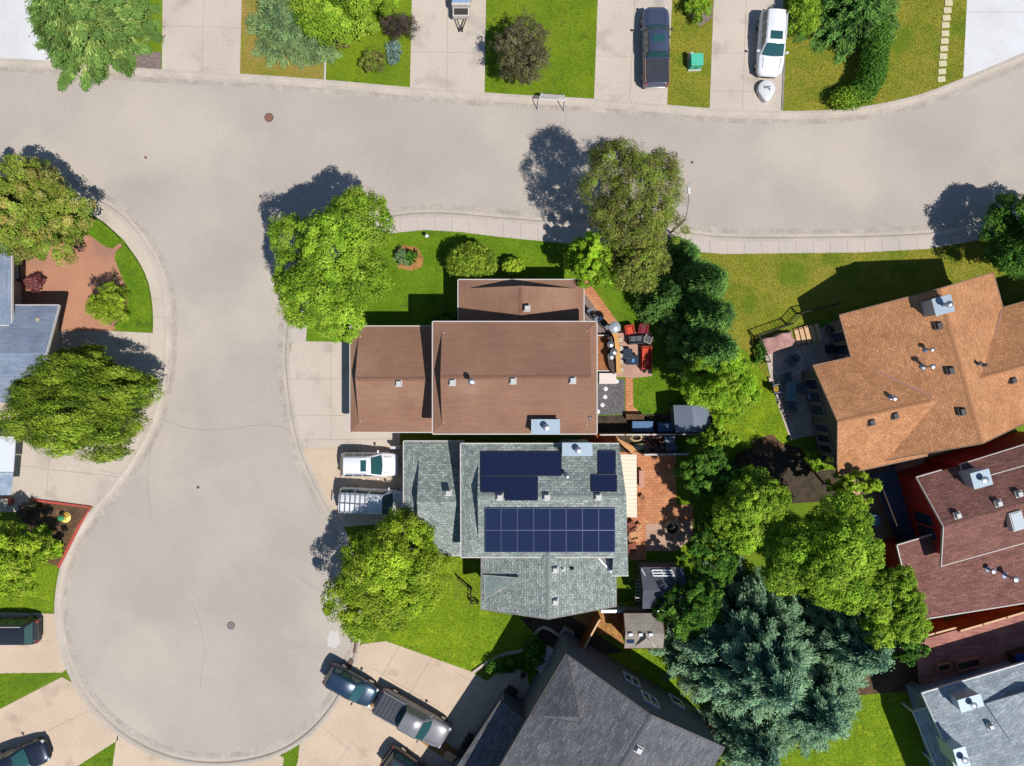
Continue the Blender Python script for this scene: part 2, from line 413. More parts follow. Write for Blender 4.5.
def conifer(name, label, px, py, h, rm, pal='spruce', seed=1, zap=None, levels=24, dens=1.0, cat='conifer', group=None, lean=.25, tuft=.24):
    """px,py: where the tip is seen; h height; rm radius of the lowest whorl in metres"""
    rng = np.random.default_rng(seed)
    c = W(px, py, h); root = thing(name, label, cat, (c.x, c.y, 0), 0, group); off = (c.x, c.y, 0)
    pc = np.array(PAL[pal]); P = []; Nn = []; T = []; Cc = []; L = []
    wood = MB(); wood.tube([(c.x, c.y, -.1), (c.x, c.y, h * .6), (c.x, c.y, h * .97)], [h * .022, h * .012, .03], 8)
    for i in range(levels):
        t = (i + .5) / levels; z = h * (.06 + .93 * t)
        r = rm * (1 - t) ** .85 + .18
        nb = int(6 + 10 * (1 - t)) + rng.integers(0, 2); a0 = rng.uniform(0, 6.28)
        for b in range(nb):
            a = a0 + 6.283 * b / nb + rng.normal() * .12; rr = r * rng.uniform(.72, 1.12)
            dv = np.array([math.cos(a), math.sin(a), 0]); sd = np.array([-dv[1], dv[0], 0])
            br = rng.uniform(.68, 1.3); zt = z + rng.normal() * .12
            if rr > .9: wood.tube([(c.x, c.y, zt), (c.x + dv[0] * rr * .85, c.y + dv[1] * rr * .85, zt - lean * rr * .6)], [.035, .012], 5, False)
            nt_ = max(5, int(rr * 13 * dens)); s = rng.random(nt_) ** .75
            wv = (1 - s) * rr * .24 + .10
            lat = rng.uniform(-1, 1, nt_) * wv
            pts = np.array([c.x, c.y, zt]) + dv * (s * rr)[:, None] + sd * lat[:, None]
            pts[:, 2] += -lean * rr * s + .22 * rr * s ** 3 * lean + rng.normal(size=nt_) * .05 - np.abs(lat) * .25
            for kk in range(13):
                e = rng.normal(size=(nt_, 3)) * .13; P.append(pts + e)
                td = dv + sd * (np.sign(lat) * .75)[:, None] * rng.uniform(.2, 1, (nt_, 1)) + rng.normal(size=(nt_, 3)) * .28; T.append(td)
                nn = rng.normal(size=(nt_, 3)) * .45; nn[:, 2] += .8; nn += dv * .3; Nn.append(nn)
                pk = np.where(s > .8, len(pc) - 1, rng.integers(0, len(pc) - 1, nt_))
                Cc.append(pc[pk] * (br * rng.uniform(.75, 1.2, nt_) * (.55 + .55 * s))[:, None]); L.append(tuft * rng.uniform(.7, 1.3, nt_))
    P = np.concatenate(P); P[:, 2] = np.maximum(P[:, 2], .06); L = np.concatenate(L)
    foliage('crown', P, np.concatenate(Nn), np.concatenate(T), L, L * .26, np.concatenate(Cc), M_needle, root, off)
    wood.build('trunk', M_barkd, root, smooth=60, off=off)
    return root
# ================================================================ GROUND
def st(name, mb, m): return mb.build(name, m, kind='structure')
mb = MB(); mb.add([(-400, -400, -.16), (400, -400, -.16), (400, 400, -.16), (-400, 400, -.16)], [(0, 1, 2, 3)]); st('ground', mb, M_land)
mb = MB(); mb.add([(-90, -60, -.10), (120, -60, -.10), (120, 60, -.10), (-90, 60, -.10)], [(0, 1, 2, 3)]); st('road', mb, M_road)
def smooth_line(pts, it=2):
    for _ in range(it):
        q = [pts[0]]
        for a, b in zip(pts, pts[1:]):
            q += [(a[0] * .75 + b[0] * .25, a[1] * .75 + b[1] * .25), (a[0] * .25 + b[0] * .75, a[1] * .25 + b[1] * .75)]
        q.append(pts[-1]); pts = q
    return pts
N_edge = smooth_line([(-300, 58), (0, 61), (60, 65), (110, 69), (160, 73), (240, 77), (325, 83), (410, 91), (485, 96), (530, 99), (594, 102), (665, 108), (710, 112), (782, 115), (836, 113.5), (878, 108), (922, 98), (963, 82), (1024, 57), (1300, -70)], 2)
E_edge = smooth_line([(1300, 60), (1024, 214), (1008, 219), (968, 229), (927, 234.5), (862, 237.5), (724, 238.5), (693, 234), (650, 230), (568, 223.5), (507, 219), (460, 214.5), (430, 213), (395, 215.5), (350, 226), (318, 248), (300, 275), (290, 308), (286.5, 340), (286, 365), (289, 394), (294, 427), (300, 449), (306, 465), (316, 487), (327, 507), (340, 526), (350, 551), (357, 580), (359, 612), (357, 645), (349, 676), (333, 706), (310, 733), (281, 752), (250, 761), (215, 764.5), (180, 761), (150, 751), (122, 735), (97, 713), (78, 688), (64, 655), (58, 625), (58, 595), (65, 560), (78, 533), (93, 512), (120, 480), (140, 450), (155, 420), (164, 383), (167.5, 345), (167, 315), (164.5, 285), (150, 250), (125, 218), (100, 201), (75, 190), (40, 178), (0, 172), (-300, 160)], 2)
mb = MB()
mb.prism([G(*p) for p in N_edge] + [G(1300, -500), G(-300, -500)], -.15, 0.0)
mb.prism([G(*p) for p in E_edge] + [G(-300, 1200), G(1300, 1200)], -.15, 0.0)
st('yard', mb, M_land)
def strip(line, prof, left=True):
    mb = MB(); pts = [G(*p) for p in line]; rings = []
    for i, p in enumerate(pts):
        d = (pts[min(i + 1, len(pts) - 1)] - pts[max(i - 1, 0)]).normalized()
        n = Vector((-d.y, d.x, 0)) * (1 if left else -1)
        rings.append([p + n * o + Vector((0, 0, z)) for o, z in prof])
    if left: prof_rev = False
    mb.loft(rings, cap=False, closed=False)
    mb.f = [tuple(reversed(f)) for f in mb.f] if left else mb.f
    return mb
prof = [(-.34, -.096), (-.10, -.090), (-.02, .012), (.06, .028), (.26, .030), (.28, -.02)]
# the land lies left of N_edge when walked with west to east, and left of E_edge walked east to west
mb = strip(N_edge, prof); m2 = strip(E_edge, prof); mb.add(m2.v, m2.f)
o = mb.build('kerb', M_curb, kind='structure', smooth=50)
bmq = bmesh.new(); bmq.from_mesh(o.data); bmesh.ops.recalc_face_normals(bmq, faces=bmq.faces)
if sum(f.normal.z * f.calc_area() for f in bmq.faces) < 0: bmesh.ops.reverse_faces(bmq, faces=bmq.faces)
bmq.to_mesh(o.data); bmq.free()

HARD = []                                   # plan polygons where no grass grows
def sheet(name, pts, m, z=.012, hard=True, z0=-.05):
    w = [G(*p) for p in pts]
    mb = MB(); mb.prism(w, z0, z); o = st(name, mb, m)
    if hard: HARD.append([(v.x, v.y) for v in w])
    return o
def joints(parent_name, lines, z, w=.022, m=None):
    mb = MB()
    for a, b in lines:
        p, q = G(*a), G(*b); d = (q - p).normalized(); n = Vector((-d.y, d.x, 0)) * w * .5
        mb.add([p - n + Vector((0, 0, z)), q - n + Vector((0, 0, z)), q + n + Vector((0, 0, z)), p + n + Vector((0, 0, z))], [(0, 1, 2, 3)])
    return st(parent_name, mb, m or M_joint)
def inland(line, sel, d):
    q = []
    for i, p in enumerate(line):
        if not sel(p): continue
        a = Vector(line[max(i - 1, 0)]); b = Vector(line[min(i + 1, len(line) - 1)]); t = (b - a).normalized()
        q.append((p[0] + t.y * -d, p[1] + t.x * d))
    return q
# --- driveways on the north side
sheet('driveway', [(-60, -60), (93, -60), (92, 63), (60, 62), (0, 58.5), (-60, 56)], M_white_c)
sheet('gravel_bed', [(108, 52), (161, 52), (161, 70.5), (110, 66.5)], M_gravel2, .016)
sheet('driveway', [(163, -60), (243, -60), (240, 75), (162, 70.5)], M_drive)
sheet('driveway', [(413, -60), (487, -60), (484.5, 93.5), (410, 88.5)], M_drive)
sheet('driveway', [(600, -60), (675, -60), (667, 105.5), (594, 99.5)], M_drive)
sheet('driveway', [(716, -60), (784, -60), (782, 112.5), (709.5, 109.5)], M_drive)
sheet('driveway', [(970, -60), (1100, -60), (1100, 20), (1024, 54), (985, 71), (963, 79)], M_white_c)
joints('driveway_joint', [((205, -40), (202, 72)), ((163, 26), (241, 28)), ((448, -40), (447, 91)), ((411, 52), (485, 53)), ((637, -40), (629.5, 102)), ((596, 56), (670, 57)), ((748, -40), (742, 111)), ((712, 53), (783, 54)), ((711, 91), (783, 92)), ((968, 12), (1060, 12))], .0165)
# --- sidewalk on the south side of the street
sw_out = inland(E_edge, lambda p: 286 < p[0] < 1060 and p[1] < 343, -2.2)
sw_in = [(306, 341), (308, 312), (316, 284), (331, 262), (358, 241), (398, 232.5), (425, 230), (460, 232), (500, 237), (530, 240), (568, 243.5), (650, 249), (698, 252), (724, 254), (862, 252.5), (927, 249), (974, 241), (1015, 230), (1040, 222)]
sheet('sidewalk', sw_out + sw_in, M_walk, .018)
jl = []
for i in range(36):
    x = 400 + i * 17.2
    def yat(line, x):
        for a, b in zip(line, line[1:]):
            if min(a[0], b[0]) <= x <= max(a[0], b[0]) and a[0] != b[0]: return a[1] + (b[1] - a[1]) * (x - a[0]) / (b[0] - a[0])
    y0, y1 = yat(sw_out, x), yat(sw_in, x)
    if y0 and y1: jl.append(((x, y0 + .5), (x + .6, y1 - .5)))
joints('sidewalk_joint', jl, .0225)
# --- west block
sheet('sidewalk', list(reversed(inland(E_edge, lambda p: p[0] < 170 and 193 < p[1] < 509, -2.2))) + [(90, 506), (30, 499), (18, 512), (-60, 512), (-60, 330), (60, 330), (110, 331), (153, 333), (152.5, 305), (148, 281), (138, 260), (124, 240), (104, 222), (80, 208), (66, 200)], M_drive, .018)
sheet('path', [(-60, 240), (60, 240), (90, 235), (112, 249), (120, 243), (126, 249), (116, 254), (123, 275), (129, 290), (128, 320), (112, 331), (60, 331), (-60, 331)], M_terra, .022)
joints('sidewalk_joint', [((153, 299), (163, 298)), ((153, 317), (163, 317)), ((150, 333), (150, 400)), ((60, 360), (163, 361)), ((13, 465), (120, 477)), ((49, 455), (47, 500)), ((100, 470), (118, 474))], .0265)
sheet('driveway', inland(E_edge, lambda p: p[0] < 75 and 611 < p[1] < 674, -1.5) + [(-60, 610.5), (-60, 674), (62, 672.5)], M_warm, .018)
sheet('driveway', inland(E_edge, lambda p: p[0] < 121 and 680 < p[1] < 740, -1.5) + [(62, 677), (0, 709), (-60, 740), (-60, 800), (20, 800), (70, 771), (118, 740)], M_warm, .018)
sheet('driveway', inland(E_edge, lambda p: 118 < p[0] < 284 and p[1] > 730, -1.5) + [(116, 742), (108, 800), (278, 800), (284, 758)], M_warm, .018)
joints('driveway_joint', [((-20, 641), (53, 641)), ((40, 735), (88, 711)), ((180, 766), (180, 800)), ((240, 768), (238, 800))], .0225)
# --- centre block driveways
sheet('driveway', [(291.5, 341), (343, 342), (400, 342), (400, 446.5), (304, 449), (300, 440), (296, 427), (291.5, 394), (288.5, 365)], M_drive, .02)
sheet('driveway', [(302.5, 447.5), (404, 445), (420, 445), (420, 520), (344, 527), (329, 505), (318.5, 485), (308.5, 464)], M_warm, .026)
joints('driveway_joint', [((331, 343), (331.5, 440)), ((291, 379), (345, 379)), ((293, 415), (345, 415.5)), ((303, 440), (400, 438.5)), ((304, 449), (350, 449))], .0265)
sheet('driveway', inland(E_edge, lambda p: p[0] > 340 and 645 < p[1] < 690, -1.5) + [(352, 690), (456, 752), (470, 800), (560, 800), (560, 690), (530, 692), (527, 673), (508, 664), (487, 681), (470, 671), (386, 641), (362, 644)], M_warm, .02)
sheet('driveway', inland(E_edge, lambda p: p[0] > 297 and 691 < p[1] < 757, -1.5) + [(298, 760), (288, 800), (470, 800), (452, 764), (372, 706), (346, 691)], M_warm, .022)
sheet('mulch_strip', [(353, 682), (360, 685), (460, 751), (490, 772), (480, 780), (452, 764), (372, 706), (348, 691)], M_mulch, .03)
joints('driveway_joint', [((400, 645), (384, 672)), ((384, 672), (374, 690)), ((432, 657), (402, 706)), ((372, 668), (440, 708)), ((455, 672), (480, 686)), ((492, 700), (462, 716)), ((450, 706), (492, 722)), ((478, 690), (452, 736)), ((317, 722), (352, 752)), ((352, 742), (335, 766)), ((352, 742), (378, 766))], .0265)
# --- beds, lawns
def lawn(pts, m, z=.008): 
    w = [G(*p) for p in pts]; mb = MB(); mb.prism(w, -.05, z); return st('lawn', mb, m)
LAWN = []
def L(pts, m, tone):
    lawn(pts, m, .008 + .0004 * (len(LAWN) % 9)); LAWN.append(([tuple(G(*p).xy) for p in pts], tone))
L([(145, -60), (163, -60), (162, 52), (108, 52), (140, 20)], M_lawn, 0)
L([(243, -60), (326, -60), (325, 79), (240, 73.5)], M_lawn_d, 2)
L([(326, -60), (413, -60), (410, 87), (325, 80)], M_lawn, 1)
L([(487, -60), (600, -60), (594, 98), (485, 92.5)], M_lawn, 1)
L([(675, -60), (716, -60), (709, 107.5), (667, 104)], M_lawn_y, 1)
L([(784, -60), (970, -60), (963, 78), (922, 94), (878, 104), (836, 109.5), (782, 111)], M_lawn_y, 1)
L([(306, 343), (308, 312), (316, 284), (331, 262), (358, 241), (398, 232.5), (425, 230), (460, 232), (530, 240), (600, 246), (600, 285), (460, 330), (350, 345)], M_lawn_g, 3)
L([(600, 246), (650, 249), (698, 252), (700, 300), (690, 420), (633, 414), (633, 330), (590, 280)], M_lawn_g, 3)
L([(690, 252.5), (724, 254), (862, 252.5), (872, 300), (760, 345), (770, 380), (745, 350), (690, 330)], M_lawn_y, 1)
L([(862, 252.5), (927, 249), (974, 241), (1015, 230), (1060, 218), (1060, 320), (872, 300)], M_lawn_y, 0)
L([(700, 330), (745, 350), (772, 385), (795, 440), (775, 450), (735, 447), (700, 400)], M_lime, 0)
L([(672, 455), (735, 447), (740, 560), (700, 600), (628, 612), (628, 548)], M_lawn_g, 0)
L([(386, 641), (400, 560), (470, 545), (484, 556), (482, 610), (560, 630), (530, 650), (470, 671)], M_lime, 0)
L([(600, 655), (680, 640), (720, 700), (740, 760), (690, 700)], M_lime, 0)
L([(800, 700), (880, 690), (930, 700), (930, 800), (720, 800), (730, 750)], M_lime, 0)
L([(-60, 575), (57, 565), (53, 595), (52, 610), (-60, 610)], M_lime, 0)
L([(-60, 675), (60, 670), (63, 673), (0, 708), (-60, 738)], M_lawn_g, 0)
L([(70, 771), (118, 741), (113, 775), (60, 800)], M_lawn_g, 0)
L([(284, 754), (298, 746), (300, 766), (290, 790), (280, 790)], M_lawn_g, 0)
L([(450, 556), (484, 556), (482, 604), (464, 608), (450, 592)], M_lawn_d, 2)
sheet('soil_bed', [(735, 455), (770, 440), (800, 448), (812, 470), (835, 470), (850, 500), (760, 505), (735, 480)], M_darksoil, .016)
sheet('soil_bed', [(752, 440), (772, 434), (785, 446), (770, 456), (752, 452)], M_soil, .022)
sheet('soil_bed', [(715, 575), (760, 580), (880, 600), (930, 620), (920, 690), (800, 700), (740, 660)], M_soil, .016)
sheet('soil_bed', [(560, 610), (625, 612), (622, 640), (596, 632)], M_mulch, .016)
sheet('gravel_path', [(520, 618), (575, 612), (596, 634), (625, 652), (560, 660), (540, 640)], M_darksoil, .014)
sheet('gravel_path', [(602, 612), (608, 612), (611, 626), (624, 642), (622, 645), (600, 626), (594, 615)], M_mulch, .024)
sheet('soil_bed', [(31, 501), (92, 507), (80, 526), (66, 552), (58, 566), (40, 560), (20, 530)], M_soil, .026)
sheet('soil_bed', [(300, 36), (345, 36), (350, 48), (322, 50)], M_soil, .02)
sheet('soil_bed', [(686, 5), (714, 5), (712, 18), (700, 27), (692, 20)], M_gravel2, .02)
sheet('patio', [(614, 331), (652, 332), (652, 376), (632, 378), (612, 376)], M_pinkp, .03)
sheet('gravel_bed', [(582, 288), (614, 331), (614, 336), (596, 338), (582, 322)], M_gravel2, .026)
sheet('gravel_bed', [(597, 379), (624.5, 379), (624.5, 414), (597, 415)], M_gravel, .024)
sheet('brick_path', [(625.5, 378), (633, 378), (633, 406), (641, 414), (625.5, 414)], M_paver, .03)
sheet('brick_path', [(583, 281), (588, 281), (622, 328), (622, 333), (614, 333), (583, 291)], M_paver, .03)
sheet('patio', [(608, 452), (676, 452), (676, 505), (693, 505), (693, 536), (677, 551), (646, 551), (646, 560), (626, 560), (622, 520)], M_paver, .03)
sheet('patio', [(646, 524), (693, 521), (693, 536), (677, 551), (646, 551)], mat('tan_pad', C(214, 176, 150), C(196, 160, 138), .8, 8, .08, .9, .1), .038)
sheet('gravel_path', [(596, 434), (676, 434), (676, 452), (596, 452)], M_darksoil, .02)
sheet('gravel_path', [(596, 416), (712, 412), (712, 432), (596, 432)], M_darksoil, .02)
sheet('stone_path', [(716, 452), (722, 450), (734, 480), (728, 484), (716, 462)], M_gravel, .02)
sheet('patio', [(764, 352), (836, 322), (850, 360), (832, 372), (838, 430), (790, 440), (776, 400)], M_stone, .03)
sheet('patio', [(850, 470), (905, 445), (925, 455), (905, 560), (880, 560), (855, 510)], M_pinkp, .02)
sheet('soil_bed', [(395, 249), (404, 245), (417, 247), (424, 258), (422, 267), (412, 271), (398, 268)], M_mulch, .02)

# street details
def disc_thing(name, label, cat, px, py, r, m, z=-.088, inner=None):
    p = G(px, py); t = thing(name, label, cat, (p.x, p.y, z - .012))
    MB().lathe([(r, -.02), (r, .012), (r * .93, .016)], n=24).build('frame', M_ventd if inner else m, t)
    if inner:
        mb = MB().lathe([(r * .86, 0), (r * .86, .02)], n=24)
        for i in range(-2, 3): mb.box((i * r * .3, 0, .022), (r * .08, r * 1.2, .006))
        mb.build('lid', inner, t)
    return t
M_rustlid = plain('rusted_iron', C(150, 104, 88), .8)
M_greylid = plain('grey_iron', C(140, 132, 130), .8)
disc_thing('manhole_cover', 'round rust brown manhole cover in the main street', 'manhole cover', 268.5, 117, .34, M_rustlid, inner=M_rustlid)
disc_thing('manhole_cover', 'round grey manhole cover in the turning circle', 'manhole cover', 230.5, 626, .3, M_greylid, inner=M_greylid)
disc_thing('valve_cover', 'small dark valve cover in the street near the west corner', 'valve cover', 145, 157, .11, M_rustlid)
disc_thing('valve_cover', 'small dark valve cover in the neck of the turning circle', 'valve cover', 197.5, 487.5, .11, M_ventd)
disc_thing('valve_cover', 'small dark valve cover in the street above the lamp post', 'valve cover', 692.5, 162, .10, M_ventd)
for ln_ in (N_edge, E_edge):
    md = strip(ln_, [(-.72, -.0965), (-.33, -.0945)]); md.build('gutter_dirt', mat('gutter_grit', C(184, 172, 160), C(204, 192, 178), .9, 5, .12, .95, .1), kind='structure')
def drain(px, py, ang, L_, w, label):
    p = G(px, py); t = thing('storm_drain', label, 'storm drain', (p.x, p.y, .012), ang)
    MB().box((0, 0, .004), (L_, w, .012)).build('frame', M_rustlid, t)
    mb = MB()
    for i in range(9): mb.box((-L_ * .42 + L_ * .105 * i, 0, .013), (.035, w * .8, .008))
    mb.build('grate', M_ventd, t)
drain(356.5, 647, rad(80), 1.0, .36, 'dark storm drain grate at the kerb under the round tree')
drain(350.5, 664, rad(62), .7, .36, 'dark storm drain grate at the kerb behind the blue car')
def blotch(px, py, rx, ry, seed):
    r = random.Random(seed); mb = MB(); n = 22
    return mb.poly([tuple(G(px + rx * math.cos(6.28318 * k / n) * r.uniform(.75, 1.15), py + ry * math.sin(6.28318 * k / n) * r.uniform(.75, 1.15), -.0955)) for k in range(n)])
for k, a in enumerate([(560, 118, 5, 3), (700, 206, 3, 2), (330, 596, 7, 4), (328, 604, 4, 2), (225, 94, 22, 5), (104, 380, 0, 0), (300, 560, 3, 5), (140, 210, 0, 0), (220, 520, 4, 9), (860, 150, 9, 3), (420, 150, 16, 3), (333, 640, 7, 9), (240, 700, 8, 3)]):
    if a[2] and k in (2, 3, 11): st('road_patch', blotch(*a, k), plain('patch_pale', C(222, 216, 208), .9) if k in (2, 3, 11) else plain('patch_dull', C(186, 174, 165), .9))
# faint sealed cracks in the turning circle
def crack(pts, w=.045):
    mb = MB(); z = -.094
    q = smooth_line(pts, 1); P = [G(a + random.uniform(-.8, .8), b + random.uniform(-.8, .8), z) for a, b in q]
    for a, b in zip(P, P[1:]):
        d = (b - a).normalized(); n = Vector((-d.y, d.x, 0)) * w * random.uniform(.5, 1.2) * .5
        mb.add([a - n, b - n, b + n, a + n], [(0, 1, 2, 3)])
    return mb
mb = MB()
for pts in ([(163, 421), (185, 428), (215, 431), (245, 427), (262, 424)], [(262, 424), (285, 428)], [(150, 520), (146, 470), (152, 440)], [(566, 104), (565, 130), (560, 170)], [(340, 596), (315, 590), (300, 577)], [(190, 600), (205, 640), (200, 690)]):
    k = crack(pts); mb.add(k.v, k.f)
st('road_crack', mb, plain('crack_seal', C(172, 160, 151), .9))

# ================================================================ HOUSES
CUT = .16
def roof_mesh(faces, th=CUT):
    """solid roof slab from its top faces; returns MB and outer edges"""
    key = {}; V = []; Fs = []
    for f in faces:
        r = []
        for p in f:
            k = (round(p[0], 3), round(p[1], 3), round(p[2], 3))
            if k not in key: key[k] = len(V); V.append(Vector(p))
            r.append(key[k])
        a = sum((V[r[i - 1]].x * V[r[i]].y - V[r[i]].x * V[r[i - 1]].y) for i in range(len(r)))
        if a < 0: r.reverse()
        Fs.append(tuple(r))
    E = {}
    for f in Fs:
        for a, b in zip(f, f[1:] + f[:1]): E[(a, b)] = 1
    out = [(a, b) for (a, b) in E if (b, a) not in E]
    n = len(V); mb = MB(); mb.v = [tuple(v) for v in V] + [(v.x, v.y, v.z - th) for v in V]
    mb.f = list(Fs) + [tuple(i + n for i in reversed(f)) for f in Fs] + [(b, a, a + n, b + n) for a, b in out]
    return mb, [(V[a], V[b]) for a, b in out]
def roof(parent, faces, m, off, trim=M_offwhite, tw=.07, name='roof', skip=None):
    mb, ed = roof_mesh(faces); o = mb.build(name, m, parent, off=off)
    for a, b in ed:
        d = (b - a); 
        if d.length < .05: continue
        if skip and skip(a, b): continue
        u = d.normalized(); n = Vector((u.y, -u.x, 0)).normalized() * (tw * .5 + .004)
        z = Vector((0, 0, -.075))
        MB().bar(a + n + z - u * .02, b + n + z + u * .02, tw, .17).build('gutter', trim, o, off=off)
    return o
def gable_faces(p0, p1, hw, ze, zr, hw2=None, ze2=None):
    p0 = Vector((p0[0], p0[1], 0)); p1 = Vector((p1[0], p1[1], 0)); d = (p1 - p0).normalized(); n = Vector((-d.y, d.x, 0))
    hw2 = hw2 or hw; ze2 = ze if ze2 is None else ze2; z = lambda v, h: Vector((v.x, v.y, h))
    return [[z(p0, zr), z(p1, zr), z(p1 + n * hw, ze), z(p0 + n * hw, ze)], [z(p0 - n * hw2, ze2), z(p1 - n * hw2, ze2), z(p1, zr), z(p0, zr)]]
def rcap(parent, a, b, z, p, m, off):
    mb, _ = roof_mesh(gable_faces(a, b, .15, z - .15 * p + .022, z + .022), .03)
    return mb.build('ridge_cap', m, parent, off=off)
def gable_wall(p0, p1, hw, ze, zr, inset=.45, side=.45, th=CUT):
    p0 = Vector((p0[0], p0[1], 0)); p1 = Vector((p1[0], p1[1], 0)); d = (p1 - p0).normalized(); n = Vector((-d.y, d.x, 0))
    pitch = (zr - ze) / hw; h = hw - side; zt = ze + side * pitch - th - .02; rings = []
    for p in (p0 + d * inset, p1 - d * inset):
        rings.append([p + n * h + Vector((0, 0, -.1)), p + n * h + Vector((0, 0, zt)), p + Vector((0, 0, zr - th - .02)), p - n * h + Vector((0, 0, zt)), p - n * h + Vector((0, 0, -.1))])
    mb = MB().loft(rings); return mb
def house(name, label, px, py): 
    p = G(px, py); return thing(name, label, 'house', (p.x, p.y, 0))
def roof_vent(parent, p, m, off, s=.36, h=.22, rz=0, cap=None, name='roof_vent', label=None):
    mb = MB().box((p[0], p[1], p[2] + h * .3), (s * 1.25, s * 1.25, h * .5), rz).box((p[0], p[1], p[2] + h * .9), (s, s, h), rz, taper=.8)
    o = mb.build(name, m, parent, off=off)
    if label: o['label'] = label
    return o
def pipe(parent, p, off, h=.55, r=.06, m=M_metal, cap=True, name='vent_pipe'):
    mb = MB().tube([(p[0], p[1], p[2] - .2), (p[0], p[1], p[2] + h)], r, 10)
    mb.lathe([(r * 3.0, 0), (r * 1.1, .12)], (p[0], p[1], p[2] - .03), 10)
    if cap: mb.lathe([(r * 1.3, 0), (r * 2.2, .04), (r * 1.9, .12), (r * .3, .17)], (p[0], p[1], p[2] + h), 12)
    return mb.build(name, m, parent, off=off, smooth=40)
def chimney(parent, c, d, z0, z1, rz, m, off, flue=True, capm=None, fh=.45):
    mb = MB().box((c[0], c[1], (z0 + z1) / 2), (d[0], d[1], z1 - z0), rz)
    o = mb.build('chimney', m, parent, off=off)
    MB().box((c[0], c[1], z1 + .03), (d[0] + .14, d[1] + .14, .07), rz).build('cap', capm or plain('chimney_cap', C(176, 194, 206), .5, .1), o, off=off)
    if flue:
        MB().lathe([(.13, 0), (.13, fh * .6), (.22, fh * .65), (.22, fh * .85), (.05, fh)], (c[0], c[1], z1 + .065), 14).build('flue', M_metal, o, off=off, smooth=40)
    return o
def window(parent, a, b, z0, z1, off, out=.05, frame=M_white, glass=M_glassb, bars=1, name='window'):
    """a,b plan points of the opening seen with the outside on the right of a->b"""
    a = Vector((a[0], a[1], 0)); b = Vector((b[0], b[1], 0)); d = (b - a).normalized(); n = Vector((d.y, -d.x, 0)) * out
    fr = MB(); w = .09; up = Vector((0, 0, 1))
    A = a + n; B = b + n
    fr.bar(A + up * z0, B + up * z0, .12, w); fr.bar(A + up * z1, B + up * z1, .12, w)
    for i in range(bars + 2):
        q = A.lerp(B, i / (bars + 1)); fr.bar(q + up * (z0 + w / 2), q + up * (z1 - w / 2), w, .10)
    o = fr.build(name, frame, parent, off=off)
    g = MB(); n2 = Vector((d.y, -d.x, 0)) * (out * .5)
    g.add([a + n2 + up * z0, b + n2 + up * z0, b + n2 + up * z1, a + n2 + up * z1], [(0, 1, 2, 3)])
    g.build('pane', glass, o, off=off); return o
def dutch(x0, x1, y0, y1, ze, p, sw=0, se=0):
    """W-E ridge; skirt roofs of depth sw (west) and se (east) under gablets"""
    yc = (y0 + y1) / 2; w = (y1 - y0) / 2; zr = ze + p * w; a = x0 + sw; b = x1 - se
    N = [(x0, y1, ze), (x1, y1, ze)] + ([(b, y1 - se, ze + se * p)] if se else []) + [(b, yc, zr), (a, yc, zr)] + ([(a, y1 - sw, ze + sw * p)] if sw else [])
    Sf = [(x0, y0, ze), (x1, y0, ze)] + ([(b, y0 + se, ze + se * p)] if se else []) + [(b, yc, zr), (a, yc, zr)] + ([(a, y0 + sw, ze + sw * p)] if sw else [])
    fs = [N, Sf]; sk = []
    e = .003
    if sw: sk.append([(x0, y0, ze), (a + .12, y0 + sw + .12, ze + (sw + .12) * p), (a + .12, y1 - sw - .12, ze + (sw + .12) * p), (x0, y1, ze)])
    if se: sk.append([(x1, y0, ze), (b - .12, y0 + se + .12, ze + (se + .12) * p), (b - .12, y1 - se - .12, ze + (se + .12) * p), (x1, y1, ze)])
    return fs, sk, zr, yc
def rot_faces(fs, c):                        # the same roof turned a quarter (ridge N-S) about plan point c
    return [[(c[0] - (p[1] - c[1]), c[1] + (p[0] - c[0]), p[2]) for p in f] for f in fs]
def put_dutch(parent, d, m, off, wallm, gm=M_offwhite, turn=None, wx=None):
    fs, sk, zr, yc = d
    if turn: fs, sk = rot_faces(fs, turn), rot_faces(sk, turn)
    r = roof(parent, fs, m, off, skip=RAKE)
    for s in sk: roof(parent, [s], m, off, name='skirt_roof', skip=EAVE)
    return r
RAKE = lambda a, b: abs(a.z - b.z) > .05 or (abs(a.x - b.x) < .02 and False)
EAVE = lambda a, b: abs(a.z - b.z) > .05 or (a.z + b.z) / 2 > 1e9
def face_plane(f): return plane3(Vector(f[0]), Vector(f[1]), Vector(f[2]))

# ---------------------------------------------------------------- brown house
hb = house('brown_house', 'house with brown shingle roofs and attached garage beside the terracotta deck', 515, 375); ob = tuple(hb.location)
gx0, gy1 = W(350.5, 326.5, 2.8).xy; gx1, gy0 = W(440, 431.8, 2.8).xy
dg = dutch(gx0, gx1, gy0, gy1, 2.8, .33, .62); put_dutch(hb, dg, M_roof_br, ob, M_wall_c)
mx0, my1 = W(433, 322, 5.4).xy; mx1, my0 = W(596.5, 433.5, 5.4).xy
dm = dutch(mx0, mx1, my0, my1, 5.4, .33, .62, .5); put_dutch(hb, dm, M_roof_br, ob, M_wall_c)
# north wing: ridge N-S; skirt on its north end
wx0, wyt = W(458.5, 280, 2.9).xy; wx1, _ = W(583.5, 280, 2.9).xy
wyc = wyt - 2.2; cx = (wx0 + wx1) / 2; hwid = (wx1 - wx0) / 2
cpt = (cx, wyt)
